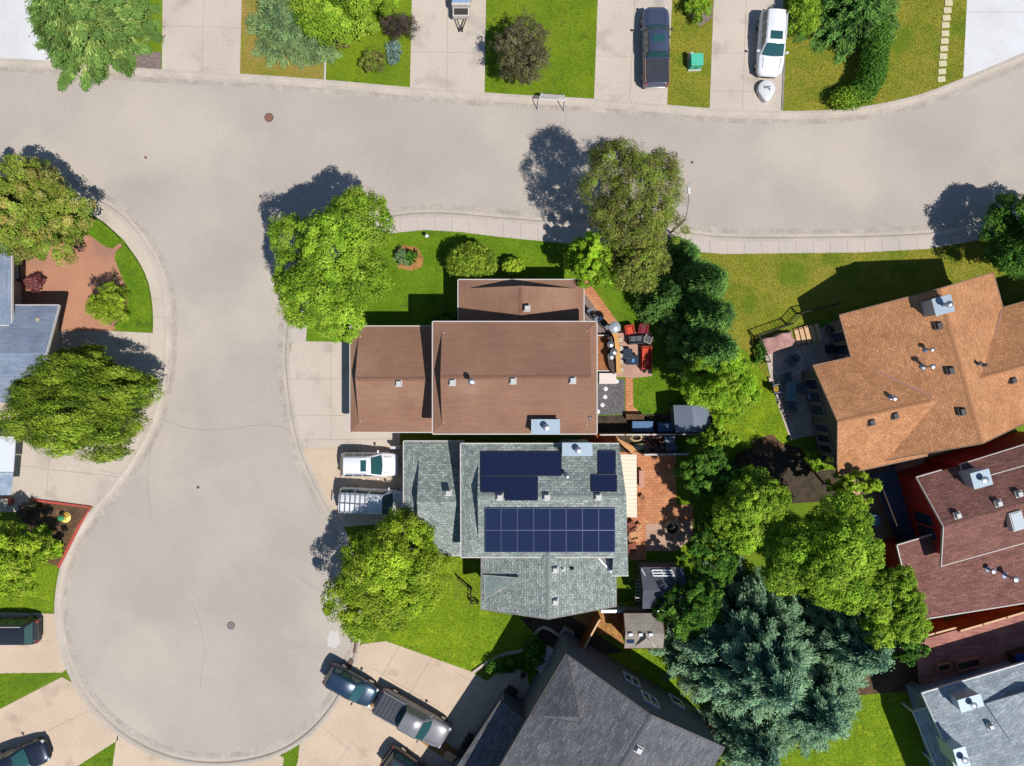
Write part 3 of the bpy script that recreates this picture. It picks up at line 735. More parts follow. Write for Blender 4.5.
# built with the ridge along x west to east then turned so that its west end becomes the north end
fs, sk, zr, yc = dutch(cx - 4.2, cx, wyt - hwid, wyt + hwid, 2.9, .33, 0, .62)
dn = (rot_faces(fs, cpt), rot_faces(sk, cpt), zr, yc)
rr = roof(hb, dn[0], M_roof_br, ob, skip=RAKE)
for s in dn[1]: roof(hb, [s], M_roof_br, ob, name='skirt_roof', skip=lambda a, b: abs(a.z - b.z) > .05 or a.z > 2.95)
mb = MB().prism([(gx0 + .5, gy0 + .4), (gx1, gy0 + .4), (gx1, gy1 - .4), (gx0 + .5, gy1 - .4)], -.1, 2.72)
mb.prism([(wx0 + .4, wyt - 4.4), (wx1 - .4, wyt - 4.4), (wx1 - .4, wyt - .45), (wx0 + .4, wyt - .45)], -.1, 2.82)
mb.prism([(mx0 + .5, my0 + .4), (mx1 - .5, my0 + .4), (mx1 - .5, my1 - .4), (mx0 + .5, my1 - .4)], -.1, 5.3)
mb.build('wall', M_wall_c, hb, off=ob)
def gablet(parent, x, y0, y1, ze, p, s, m, off, sgn):
    a, b = y0 + s + .1, y1 - s - .1; yc = (y0 + y1) / 2; z0 = ze + s * p - .05; w = (y1 - y0) / 2; zt = ze + p * w - CUT - .02
    MB().add([(x, a, z0), (x, b, z0), (x, yc, zt)], [(0, 1, 2) if sgn > 0 else (2, 1, 0)]).build('gable_panel', m, parent, off=off)
gablet(hb, gx0 + .62 + .08, gy0, gy1, 2.8, .33, .62, M_wall_c, ob, -1); gablet(hb, mx0 + .62 + .08, my0, my1, 5.4, .33, .62, M_wall_c, ob, -1)
gablet(hb, mx1 - .5 - .08, my0, my1, 5.4, .33, .5, M_wall_c, ob, 1)
MB().box((gx0 + .49, (gy0 + gy1) / 2, 1.1), (.06, 4.9, 2.2)).build('garage_door', M_white, hb, off=ob)
M_rcap = plain('ridge_brown', C(146, 106, 86), .9, famt=.2)
for (xa_, xb_, d9) in ((gx0 + .7, mx0 + .3, dg), (mx0 + .7, mx1 - .6, dm)):
    rcap(hb, (xa_, d9[3]), (xb_, d9[3]), d9[2], .33, M_rcap, ob)
rcap(hb, (cx, wyt - .75), (cx, wyt - 4.0), dn[2], .33, M_rcap, ob)
pS = face_plane(dm[0][1]); pN = face_plane(dm[0][0]); pgS = face_plane(dg[0][1])
roof_vent(hb, on_plane(399, 383.5, pgS), M_vent, ob)
roof_vent(hb, on_plane(452.5, 382.5, pS), M_vent, ob); roof_vent(hb, on_plane(572.5, 380.5, pS), M_vent, ob); roof_vent(hb, on_plane(513, 381, pS), M_vent, ob)
pipe(hb, on_plane(471.5, 381, pS), ob, .75, .09)
roof_vent(hb, on_plane(527, 308.5, face_plane(dn[0][0])), M_vent, ob)
cc = on_plane(545, 426, pS); chimney(hb, cc, (1.75, .85), cc.z - .6, cc.z + .75, 0, M_chim, ob)
pipe(hb, on_plane(590, 418, pS), ob, .2, .05, cap=False)
window(hb, (mx1 - .5, my0 + 1.2), (mx1 - .5, my0 + 2.8), 3.2, 4.6, ob); window(hb, (mx1 - .5, my0 + 4.6), (mx1 - .5, my0 + 6.6), .3, 2.3, ob, bars=1)

# ---------------------------------------------------------------- green-grey house with solar panels
hg = house('solar_house', 'house with green grey shingle roofs carrying dark solar panels', 540, 520); og = tuple(hg.location)
ax0, ay1 = W(404, 441.5, 2.8).xy; ax1, ay0 = W(464, 555, 2.8).xy
da = dutch(ax0, ax1, ay0, ay1, 2.8, .36, 1.12); put_dutch(hg, da, M_roof_gr, og, M_wall_g)
yr, zr, pm = -7.42, 6.45, .379; X0, X1, yN = -3.44, 7.22, -4.12
zp = lambda y: zr - pm * abs(y - yr)
s = 1.18; yS = -11.85; yE = -13.25
FN = [(X0, yN, zp(yN)), (X1, yN, zp(yN)), (7.5, yr, zr), (X0 + s, yr, zr), (X0 + s, yN - s, zp(yN - s))]
FS = [(X0, yS, zp(yS)), (X0 + s, yS + s, zp(yS + s)), (X0 + s, yr, zr), (7.5, yr, zr), (8.02, yE, zp(yE)), (6.9, yE, zp(yE)), (6.9, yS, zp(yS))]
roof(hg, [FN, FS], M_roof_gr, og, skip=RAKE)
e = .12
roof(hg, [[(X0, yS, zp(yS)), (X0 + s + e, yS + s + e, zp(yS + s + e)), (X0 + s + e, yN - s - e, zp(yN - s - e)), (X0, yN, zp(yN))]], M_roof_gr, og, name='skirt_roof', skip=lambda a, b: abs(a.x - b.x) > .3 or a.x > X0 + .5)
MB().add([(X0 + s + .08, yS + s, zp(yS + s) - .05), (X0 + s + .08, yN - s, zp(yN - s) - .05), (X0 + s + .08, yr, zr - CUT - .02)], [(2, 1, 0)]).build('gable_panel', M_wall_g, hg, off=og)
# south wing, ridge N-S
wl = W(481.5, 609, 3.4); wr = W(616, 606, 3.4); wc = W(548, 618.5, 4.9)
fw = [[(wl.x, yS + .6, 3.4), (wl.x, wl.y, 3.4), (wc.x, wc.y, 4.95), (wc.x, yS + .6, 4.95)], [(wr.x, yS + .6, 3.4), (wr.x, wr.y, 3.4), (wc.x, wc.y, 4.95), (wc.x, yS + .6, 4.95)]]
roof(hg, fw, M_roof_gr, og, trim=M_greyfence, tw=.05)
M_rcg = plain('ridge_green', C(136, 146, 140), .9, famt=.25)
rcap(hg, (X0 + s + .1, yr), (7.4, yr), zr, pm, M_rcg, og)
rcap(hg, (wc.x, yS + .3), (wc.x, wc.y + .05), 4.95, .33, M_rcg, og)
# small cricket roof over the entry on the west slope of the wing and the valley flashing on the east
pw = face_plane(fw[0]); pe = face_plane(fw[1])
up = Vector((0, 0, .10))
tri = [on_plane(484, 575, pw) + up, on_plane(519, 577, pw) + Vector((0, 0, .30)), on_plane(485, 598, pw) + up]
roof(hg, [[tuple(q) for q in tri]], mat('light_green_shingles', C(158, 172, 164), C(144, 158, 152), 1.3, 16, .2, .92, .3, pattern=('brick', .42, .145, .014, .12, .72)), og, tw=.03, name='cricket_roof')
fl = MB()
for a, b in (((598.5, 558), (615, 576)), ((608, 558), (607.5, 567)), ((607.5, 567), (618, 576))):
    fl.bar(on_plane(*a, pe) + Vector((0, 0, .06)), on_plane(*b, pe) + Vector((0, 0, .06)), .12, .05)
fl.build('flashing', M_white, hg, off=og)
mb = MB().prism([(ax0 + .5, ay0 + .4), (ax1, ay0 + .4), (ax1, ay1 - .4), (ax0 + .5, ay1 - .4)], -.1, 2.72)
mb.prism([(X0 + .5, yS + .4), (X1 - .4, yS + .4), (X1 - .4, yN - .4), (X0 + .5, yN - .4)], -.1, 4.72)
mb.prism([(wl.x + .5, wl.y + .5), (wr.x - .5, wr.y + .5), (wr.x - .5, yS + 1), (wl.x + .5, yS + 1)], -.1, 3.3)
mb.build('wall', M_wall_g, hg, off=og)
MB().box((ax0 + .49, (ay0 + ay1) / 2, 1.1), (.06, 4.9, 2.2)).build('garage_door', M_white, hg, off=og)
pSg = plane3(Vector((0, yr, zr)), Vector((0, yS, zp(yS))), Vector((5, yS, zp(yS)))); pNg = plane3(Vector((0, yr, zr)), Vector((0, yN, zp(yN))), Vector((5, yN, zp(yN))))
z4 = lambda x, y: (430 + x / 4.876, 400 + y / 4.876)
def pv(x0, y0, x1, y1, pl, fm):
    q = [on_plane(*z4(*p), pl) for p in ((x0, y1), (x1, y1), (x1, y0), (x0, y0))]
    n = pl[0] if pl[0].z > 0 else -pl[0]
    c = sum(q, Vector()) / 4; q = [c + (p - c) * .985 + n * .10 for p in q]
    fr = MB(); lo = [p - n * .045 for p in q]
    for i in range(4): fr.bar(q[i] - n * .02, q[(i + 1) % 4] - n * .02, .045, .045)
    mb = MB().add(q + lo, [(0, 1, 2, 3), (7, 6, 5, 4)] + [(i + 4, (i + 1) % 4 + 4, (i + 1) % 4, i) for i in range(4)])
    o = mb.build('solar_panel', M_pv, hg, off=og); fr.build('frame', fm, o, off=og)
for i in range(8):
    for j in range(2): pv(268 + i * 79.1, 524 + j * 107, 268 + (i + 1) * 79.1, 524 + (j + 1) * 107, pSg, M_pvframe)
for i in range(5): pv(248 + i * 78.4, 254, 248 + (i + 1) * 78.4, 372, pNg, M_pvblack)
pv(248, 373, 365, 451, pNg, M_pvblack); pv(365, 373, 445, 491, pNg, M_pvblack); pv(445, 373, 525, 491, pNg, M_pvblack)
pv(820, 250, 904, 365, pNg, M_pvblack); pv(786, 366, 910, 449, pNg, M_pvblack)
for q, m, pl in (((340, 473), M_vent, pNg), ((568, 472), M_vent, pNg), ((818, 472), M_vent, pNg)): roof_vent(hg, on_plane(*z4(*q), pl), m, og)
pipe(hg, on_plane(*z4(665, 368), pNg), og, .4, .07); roof_vent(hg, on_plane(448.5, 492.5, face_plane(da[0][1])), M_vent, og)
for q in ((555, 569.5), (555, 601.5)): roof_vent(hg, on_plane(*q, pe), M_vent, og)
pipe(hg, on_plane(563, 569, pe), og, .3, .07, M_vent, False); pipe(hg, on_plane(571.5, 568.5, pe), og, .35, .06, M_black, False)
cg = on_plane(576, 453.5, pNg); chimney(hg, (cg.x, yN - .25), (1.85, .75), 3.0, 6.3, 0, M_chim, og)
# cream patio cover fixed to the east wall
pc0 = [W(619.5, 454.5, 2.7), W(636.5, 454.5, 2.5), W(637, 517.5, 2.5), W(622, 516.5, 2.7)]
mb, _ = roof_mesh([[tuple(p) for p in pc0]], .06); r_ = mb.build('patio_cover', M_cream, hg, off=og)
rb = MB()
for i in range(16):
    t = (i + .5) / 16; a = pc0[0].lerp(pc0[3], t); b = pc0[1].lerp(pc0[2], t); rb.bar(a + Vector((0, 0, .012)), b + Vector((0, 0, .012)), .035, .03)
rb.build('rib', M_cream, r_, off=og)
ps = MB()
for t in (.03, .5, .97):
    b = pc0[1].lerp(pc0[2], t); ps.box((b.x - .15, b.y, 1.2), (.1, .1, 2.42))
ps.build('post', M_offwhite, hg, off=og)
window(hg, (X1 - .4, -10.5), (X1 - .4, -8.5), .2, 2.2, og)

# ---------------------------------------------------------------- tan house (north-east)
ht = house('tan_house', 'house with tan shingle roof and tall metal flue beside the stone terrace', 905, 370); ot = tuple(ht.location)
r0, r1 = G(889.6, 300), G(927.2, 436)
ft = gable_faces(r0, r1, 5.57, 3.4, 6.0)
w0 = G(804.7, 418); wd = (G(793.5, 367) - G(815.9, 469)); wn = Vector((wd.y, -wd.x, 0)).normalized()
ftw = gable_faces(w0, w0 + wn * 7.6, 3.93, 3.4, 5.23)
e0 = G(932, 378.6); ed = (G(927.2, 436) - G(889.6, 300)).normalized(); en = Vector((-ed.y, ed.x, 0)); en = en if en.x > 0 else -en
fte = gable_faces(e0 - en * 1.5, e0 + en * 11, 4.0, 3.45, 5.32)
for f in (ft, ftw, fte): roof(ht, f, M_roof_or, ot, trim=plain('brown_gutter', C(150, 120, 100), .6), tw=.06)
for a, b, h, ze, zr_ in ((r0, r1, 5.57, 3.4, 6.0), (w0, w0 + wn * 6.5, 3.93, 3.4, 5.23), (e0, e0 + en * 11, 4.0, 3.45, 5.32)):
    gable_wall(a, b, h, ze, zr_).build('wall', plain('stone_grey_wall', C(128, 122, 116), .9, famt=.1), ht, off=ot)
ptW = face_plane(ft[1]) ; ptE = face_plane(ft[0])
if on_plane(880, 360, ptW).x > r0.x + 6 or abs(ptW[0].x) < 1e-6: pass
nW = ptW[0] if ptW[0].z > 0 else -ptW[0]
if nW.x > 0: ptW, ptE = ptE, ptW
z7 = lambda x, y: (724 + x / 3.4033, 230 + y / 3.4033)
ang = math.atan2(-(136), 37.6)
cc = on_plane(*z7(712, 262), ptW); chimney(ht, cc, (1.15, 1.0), cc.z - .6, cc.z + 1.0, rad(15), M_chim, ot, fh=.8)
for q in ((728, 326), (768, 478), (808, 618)): roof_vent(ht, on_plane(*z7(*q), ptW), M_ventd, ot, .42, .2, rad(15))
pipe(ht, on_plane(*z7(690, 408), ptW), ot, .55, .07); pipe(ht, on_plane(*z7(680, 465), ptW), ot, .95, .08)
plw = face_plane(ftw[0]); n_ = plw[0] if plw[0].z > 0 else -plw[0]
plwS = face_plane(ftw[0]) if n_.y < 0 else face_plane(ftw[1]); plwN = face_plane(ftw[1]) if n_.y < 0 else face_plane(ftw[0])
pipe(ht, on_plane(*z7(570, 572), plwN), ot, .35, .08); roof_vent(ht, on_plane(*z7(580, 632), plwS), M_ventd, ot, .38, .2, rad(15)); roof_vent(ht, on_plane(*z7(500, 655), plwS), M_ventd, ot, .38, .2, rad(15))
for q in ((860, 455), (880, 460)): pipe(ht, on_plane(*z7(*q), ptE), ot, .3, .06, M_ventd)
ple = face_plane(fte[0]); n_ = ple[0] if ple[0].z > 0 else -ple[0]
ple = ple if n_.y < 0 else face_plane(fte[1]); roof_vent(ht, on_plane(*z7(980, 512), ple), M_ventd, ot, .36, .2, rad(15))
M_val = plain('valley_strip', C(186, 134, 122), .8)
for (a_, b_, pl_) in (((845.5, 357), (931.5, 396.3), ptW), ((931.5, 397.5), (886.5, 454), ptW), ((1001.3, 310), (984.2, 377), ptE), ((985.5, 381), (1030, 412), ptE)):
    MB().bar(on_plane(*a_, pl_) + Vector((0, 0, .03)), on_plane(*b_, pl_) + Vector((0, 0, .03)), .13, .05).build('valley_flashing', M_val, ht, off=ot)
up_ = Vector((0, 0, .015))
M_ridge = plain('ridge_tan', C(190, 134, 92), .9, famt=.2)
for a_, b_, zz_ in ((r0, r1, 6.0), (w0, w0 + wn * 6.4, 5.23), (e0, e0 + en * 11, 5.32)):
    rcap(ht, a_, b_, zz_, .467, M_ridge, ot)
# west face: glazed bays between grey posts (three on the wing's north part, four on its south part)
wu = wd.normalized()
base = w0 + wn * .45
for k in range(3):
    a = base + wu * (2.9 - k * .95); b = base + wu * (2.9 - k * .95 - .8); window(ht, a, b, .5, 2.6, ot, out=.06, frame=M_greyfence, bars=0)
for k in range(4):
    a = base + wu * (-.45 - k * .78); b = base + wu * (-.45 - k * .78 - .62); window(ht, a, b, .5, 2.6, ot, out=.06, frame=M_greyfence, bars=0)
mw = r0 + (G(793.5, 367) - G(815.9, 469)).normalized() * -0.9; nl = Vector((-en.x, -en.y, 0)); q0 = r0 + nl * 5.1
for k in range(3):
    a = q0 + ed * (1.2 + k * .95); b = q0 + ed * (1.2 + k * .95 + .8); window(ht, b, a, .5, 2.5, ot, out=-.06, frame=M_greyfence, bars=0)

# ---------------------------------------------------------------- maroon house (east)
hr = house('maroon_house', 'red house with maroon shingle roofs and white skylight by the dark deck', 965, 540); orr = tuple(hr.location)
ze = 4.6; A = W(917, 477.7, ze); B = W(941.6, 565.8, ze); mid = (A + B) / 2; du = (A - B).normalized(); dn_ = Vector((du.y, -du.x, 0)); hw = (A - B).length / 2
fr_ = gable_faces(mid, mid + dn_ * 11, hw, ze, ze + hw * .5)
roof(hr, fr_, M_roof_rd, orr, skip=lambda a, b: abs(a.z - b.z) < .05 and (a.y + b.y) / 2 > mid.y and a.z < ze + .1, tw=.05)
MB().bar(A + Vector((0, 0, -.08)) + du * .04, W(942, 470.5, ze) + Vector((0, 0, -.08)) + du * .04, .06, .16).build('gutter', M_offwhite, hr, off=orr)
gable_wall(mid, mid + dn_ * 11, hw, ze, ze + hw * .5, .5, .5).build('wall', M_wall_r, hr, off=orr)
# raised back section to the north-east, lower front roof to the south
nz = [f for f in fr_ if (face_plane(f)[0] if face_plane(f)[0].z > 0 else -face_plane(f)[0]).y > 0][0]; pz = face_plane(nz); upz = Vector((0, 0, .05))
roof(hr, [[tuple(on_plane(*p_, pz) + upz) for p_ in ((960.5, 464.5), (1070, 430.5), (1070, 452), (964, 482))]], M_roof_rd, orr, name='back_roof', tw=.05)
bq = [on_plane(*p_, pz) for p_ in ((967, 467), (1068, 436), (1068, 452), (972, 482))]; MB().prism([(p_.x, p_.y) for p_ in bq], -.1, 3.6).build('wall', M_wall_r, hr, off=orr)
q = [W(897.5, 545.5, 3.6), W(916.4, 620, 2.8), W(1060, 597, 2.8), W(1060, 500, 4.1), W(943, 540, 3.6)]
pl = plane3(q[0], q[1], q[2]); q = [on_plane(897.5, 545.5, pl), q[1], q[2], on_plane(1060, 495, pl), on_plane(950, 530, pl)]
roof(hr, [[tuple(p) for p in q]], M_roof_rd, orr)
wq = [on_plane(905, 552, pl), W(921, 612, 2.7), W(1060, 590, 2.7), W(1060, 520, 2.7)]
MB().prism([(p.x, p.y) for p in wq], -.1, 2.62).build('wall', M_wall_r, hr, off=orr)
prN, prS = face_plane(fr_[0]), face_plane(fr_[1])
n_ = prN[0] if prN[0].z > 0 else -prN[0]
if n_.y < 0: prN, prS = prS, prN
z5 = lambda x, y: (850 + x / 5.885, 440 + y / 5.885)
zq = math.atan2(dn_.y, dn_.x)
cc = on_plane(*z5(705, 215), prN); chimney(hr, cc, (1.15, .95), cc.z - .7, cc.z + 1.1, zq, M_chim, orr)
for p in ((625, 442), (865, 372), (985, 316)): roof_vent(hr, on_plane(*z5(*p), prN), M_vent, orr, .36, .24, zq)
sk = on_plane(*z5(955, 468), prS); o = MB().box(sk + Vector((0, 0, .22)), (.85, 1.25, .5), zq).build('skylight', M_offwhite, hr, off=orr); MB().box(sk + Vector((0, 0, .49)), (.72, 1.12, .05), zq).build('pane', plain('skylight_dome', C(206, 216, 220), .3), o, off=orr)
pipe(hr, on_plane(988, 569, pl), orr, .5, .09); pipe(hr, on_plane(1005, 575, pl), orr, 1.0, .1)
wb = mid + dn_ * .5
window(hr, wb + du * .3, wb - du * 1.7, 2.0, 4.3, orr, out=.06, frame=M_wall_r, bars=1)
# raised dark deck on the west side
dk = thing('raised_deck', 'dark raised timber deck in the shade between the tan and maroon houses', 'deck', tuple(G(885, 500)))
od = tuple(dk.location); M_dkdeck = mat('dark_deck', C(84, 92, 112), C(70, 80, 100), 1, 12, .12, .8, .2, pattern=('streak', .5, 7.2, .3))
dp = [G(862, 474), G(884, 463), G(906, 540), G(890, 546)]
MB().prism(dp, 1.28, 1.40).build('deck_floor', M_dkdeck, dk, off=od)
for p in dp: MB().box((p.x, p.y, .64), (.14, .14, 1.27)).build('post', M_barkd, dk, off=od)
mb = MB()
for a, b in ((dp[0], dp[3]), (dp[3], dp[2])):
    mb.bar(a + Vector((0, 0, 2.3)), b + Vector((0, 0, 2.3)), .1, .06)
    for i in range(14): p = a.lerp(b, i / 13); mb.box((p.x, p.y, 1.84), (.04, .04, .88))
mb.build('railing', M_barkd, dk, off=od)

# ---------------------------------------------------------------- charcoal house (bottom centre)
hc = house('charcoal_house', 'house with charcoal gable roof and dormer facet by the curved stone border', 610, 725); oc = tuple(hc.location)
ze = 5.5; v1 = W(566.6, 654.7, ze); v2 = W(724, 747.7, ze); mid = (v1 + v2) / 2; du = (v2 - v1).normalized(); dd = Vector((du.y, -du.x, 0)); dd = dd if dd.y < 0 else -dd
hw = (v2 - v1).length / 2; zr = 7.45
fc = gable_faces(mid, mid + dd * 13, hw, ze, zr)
roof(hc, fc, M_roof_dk, oc, trim=M_ventd)
gable_wall(mid, mid + dd * 13, hw, ze, zr, .18, .3).build('wall', M_wall_g, hc, off=oc)
q1_, q2_ = mid + dd * .05, mid + dd * 12.9
rcap(hc, q1_, q2_, zr, (zr - ze) / hw, plain('ridge_dark', C(98, 98, 102), .9, famt=.2), oc)
pcs = [face_plane(f) for f in fc]; 
pW = [p for p in pcs if (p[0] if p[0].z > 0 else -p[0]).x < 0][0]; pE = [p for p in pcs if p is not pW][0]
tr = [on_plane(567.2, 656, pW) + Vector((0, 0, .03)), on_plane(577.6, 710.7, pW) + Vector((0, 0, .85)), on_plane(532, 715.5, pW) + Vector((0, 0, .03)), on_plane(579, 722, pW) + Vector((0, 0, .03))]
roof(hc, [[tuple(tr[0]), tuple(tr[1]), tuple(tr[2])], [tuple(tr[2]), tuple(tr[1]), tuple(tr[3])], [tuple(tr[0]), tuple(tr[3]), tuple(tr[1])]], M_roof_dk, oc, name='dormer_roof', tw=.03, trim=M_ventd)
roof_vent(hc, on_plane(638.5, 748.5, pE), M_vent, oc, .4, .25, rad(-30))
nb_ = -dd; wl_ = mid + dd * .18
for t, za, zb_ in ((-.35, 1.7, 3.0), (.75, 3.5, 4.9)):
    a = wl_ + du * (t - .6); b = wl_ + du * (t + .6); window(hc, b, a, za, zb_, oc, out=.07, bars=1)
a = wl_ + du * 3.2; b = wl_ + du * 4.2; window(hc, b, a, .6, 1.9, oc, out=.07, bars=0)
# low front roof over the garage, along the north-west side
k0 = W(501, 701, 3.0); t0 = k0 + du * 4.5
g0 = [k0, k0 + dd * 9 - du * .45, k0 + dd * 9 + du * 4.5, k0 + du * 4.5]
g0 = [Vector((p.x, p.y, 3.0 if i in (0, 1) else 4.6)) for i, p in enumerate(g0)]
roof(hc, [[tuple(p) for p in g0]], M_roof_dk, oc, name='garage_roof', trim=M_ventd)
MB().prism([(p + dd * .3 * (1 if i in (0, 3) else -1) + du * (.4 if i in (0, 1) else 0)).xy for i, p in enumerate(g0)], -.1, 2.9).build('garage_wall', M_wall_g, hc, off=oc)
s0 = v1 + du * .3 + dd * 3.2
window(hc, v1 + du * .3 + dd * 1.2, v1 + du * .3 + dd * 3.0, .9, 2.3, oc, out=-.08, bars=1)

# ---------------------------------------------------------------- blue grey house (bottom right corner)
hl = house('blue_grey_house', 'house with pale blue grey shingle roof and two white chimneys at the corner', 990, 730); ol = tuple(hl.location)
ze = 3.4
A = W(922.5, 693.5, ze); d1 = (W(1024, 663.5, ze) - A).normalized(); d2 = Vector((d1.y, -d1.x, 0)); d2 = d2 if d2.y < 0 else -d2
cw = A + d2 * 5.2
fl_ = gable_faces(cw, cw + d1 * 14, 5.2, ze, 5.4); roof(hl, fl_, M_roof_bl, ol, trim=M_white)
gable_wall(cw, cw + d1 * 14, 5.2, ze, 5.4, .5, 1.0).build('wall', M_wall_b, hl, off=ol)
plN = [face_plane(f) for f in fl_ if (lambda n: (n if n.z > 0 else -n).y > 0)(face_plane(f)[0])][0]
plS = [face_plane(f) for f in fl_ if (lambda n: (n if n.z > 0 else -n).y < 0)(face_plane(f)[0])][0]
z8 = lambda x, y: (844 + x / 4.35, 590 + y / 4.35)
cc = on_plane(960.5, 696, plN); chimney(hl, cc, (1.5, .75), cc.z - .9, cc.z + 1.0, math.atan2(d1.y, d1.x), M_chim, ol)
cc = on_plane(951.5, 749, plN); chimney(hl, cc, (.7, 1.2), cc.z - .9, cc.z + 1.0, math.atan2(d1.y, d1.x), M_chim, ol)
roof_vent(hl, on_plane(*z8(630, 588), plN), M_vent, ol, .32, .25, rad(15))
# higher section to the north-east and lean-to
tq = [on_plane(*p_, plN) for p_ in ((985, 703), (1022, 688), (1060, 690), (1060, 745), (1010, 740))]; roof(hl, [[tuple(tq[0] + Vector((0, 0, .12))), tuple(tq[1] + Vector((0, 0, .55))), tuple(tq[2] + Vector((0, 0, .8))), tuple(tq[3] + Vector((0, 0, .15))), tuple(tq[4] + Vector((0, 0, .05)))]], M_roof_bl, ol, trim=M_roof_bl, name='dormer_roof', tw=.03)
lo = [W(910, 712, 3.0), W(935, 770, 3.0), W(985, 800, 3.6), W(950, 700, 3.6)]
roof(hl, [[tuple(W(914, 712, 2.2)), tuple(W(940, 775, 2.2)), tuple(W(968, 770, 3.0)), tuple(W(938, 706, 3.0))]], M_roof_bl, ol, trim=M_white, name='porch_roof')
mb = MB()
for p in (W(917, 716, 2.0), W(939, 768, 2.0)): MB().box((p.x + .1, p.y, 1.0), (.14, .14, 2.1)).build('porch_post', M_white, hl, off=ol)

# ---------------------------------------------------------------- slate house (west edge)
hs = house('slate_house', 'low house with slate blue shingle roof at the west edge beside the wide tree', 10, 350); os_ = tuple(hs.location)
a, b = W(58.5, 305.5, 2.9), W(58.5, 402, 2.9)
d_ = gable_faces(((a.x), (a.y + b.y) / 2), (a.x - 12, (a.y + b.y) / 2), (a.y - b.y) / 2, 2.9, 4.2)
M_roof_sl = mat('slate_shingles', C(150, 162, 180), C(132, 146, 166), .8, 16, .16, .92, .25, pattern=('brick', .5, .15, .014, .12, .72))
roof(hs, d_, M_roof_sl, os_); gable_wall((a.x, (a.y + b.y) / 2), (a.x - 12, (a.y + b.y) / 2), (a.y - b.y) / 2, 2.9, 4.2, 1.9).build('wall', M_wall_c, hs, off=os_)
a, b = W(11, 239.5, 3.4), W(8, 325, 3.4)
d_ = gable_faces((a.x - 3.4, a.y), (a.x - 3.4, b.y), 3.4, 3.4, 4.8); roof(hs, d_, M_roof_sl, os_)
gable_wall((a.x - 3.4, a.y), (a.x - 3.4, b.y), 3.4, 3.4, 4.8, .45, 1.7).build('wall', M_wall_c, hs, off=os_)
roof(hs, [[tuple(W(28, 372, 3.6)), tuple(W(36, 318, 3.3)), tuple(W(38.5, 318, 3.35)), tuple(W(33, 372, 3.65))]], plain('valley_metal', C(214, 196, 150), .6), os_, name='valley_flashing', tw=.01)
MB().box(W(-30, 353, 2), (2, 2, 4)).build('chimney', M_chim, hs, off=os_)
ho = tuple(G(19, 274)); t = thing('cellar_hatch', 'beige flat hatch with dark rim beside the slate roof', 'hatch', ho)
MB().box((0, 0, .3), (1.05, 1.15, .6)).build('body', M_ventd, t); MB().box((-.03, .05, .62), (.88, .98, .05)).build('lid', plain('hatch_lid', C(226, 222, 200), .6), t)
# ================================================================ VEHICLES
def paint(name, c, metal=.3): return plain('paint_' + name, c, .32, metal, .5, .7, .03)
P_white = paint('white', (.74, .75, .76), 0); P_navy = paint('navy', (.06, .075, .13), .2); P_silver = paint('silver', (.68, .70, .72), .05)
P_grey = paint('grey', (.19, .19, .205), .15); P_blue = paint('blue', (.018, .045, .085), .3); P_dark = paint('dark', (.03, .034, .045), .4); P_ink = paint('ink', (.02, .028, .05), .4)
M_tail = plain('tail_lamp', (.30, .015, .015), .25, 0, .5, .5); M_head = plain('head_lamp', (.65, .68, .7), .1, .2, .6, .6)
M_ton = mat('tonneau_vinyl', (.028, .034, .046), (.036, .042, .055), 1, 20, .1, .6, .1)
M_trim = plain('trim_bronze', C(150, 116, 98), .5)
def cyl_y(mb, c, r, wdt, n=20, r2=None):
    r2 = r2 or r * .93; vs = []; fs = []
    for y, q in ((-wdt / 2, r2), (-wdt * .32, r), (wdt * .32, r), (wdt / 2, r2)):
        for k in range(n): t = 6.28318 * k / n; vs.append((c[0] + q * math.cos(t), c[1] + y, c[2] + q * math.sin(t)))
    for i in range(3):
        for k in range(n): a = i * n + k; b = i * n + (k + 1) % n; fs.append((a, a + n, b + n, b))
    fs.append(tuple(range(n))); fs.append(tuple(reversed(range(3 * n, 4 * n))))
    return mb.add(vs, fs)
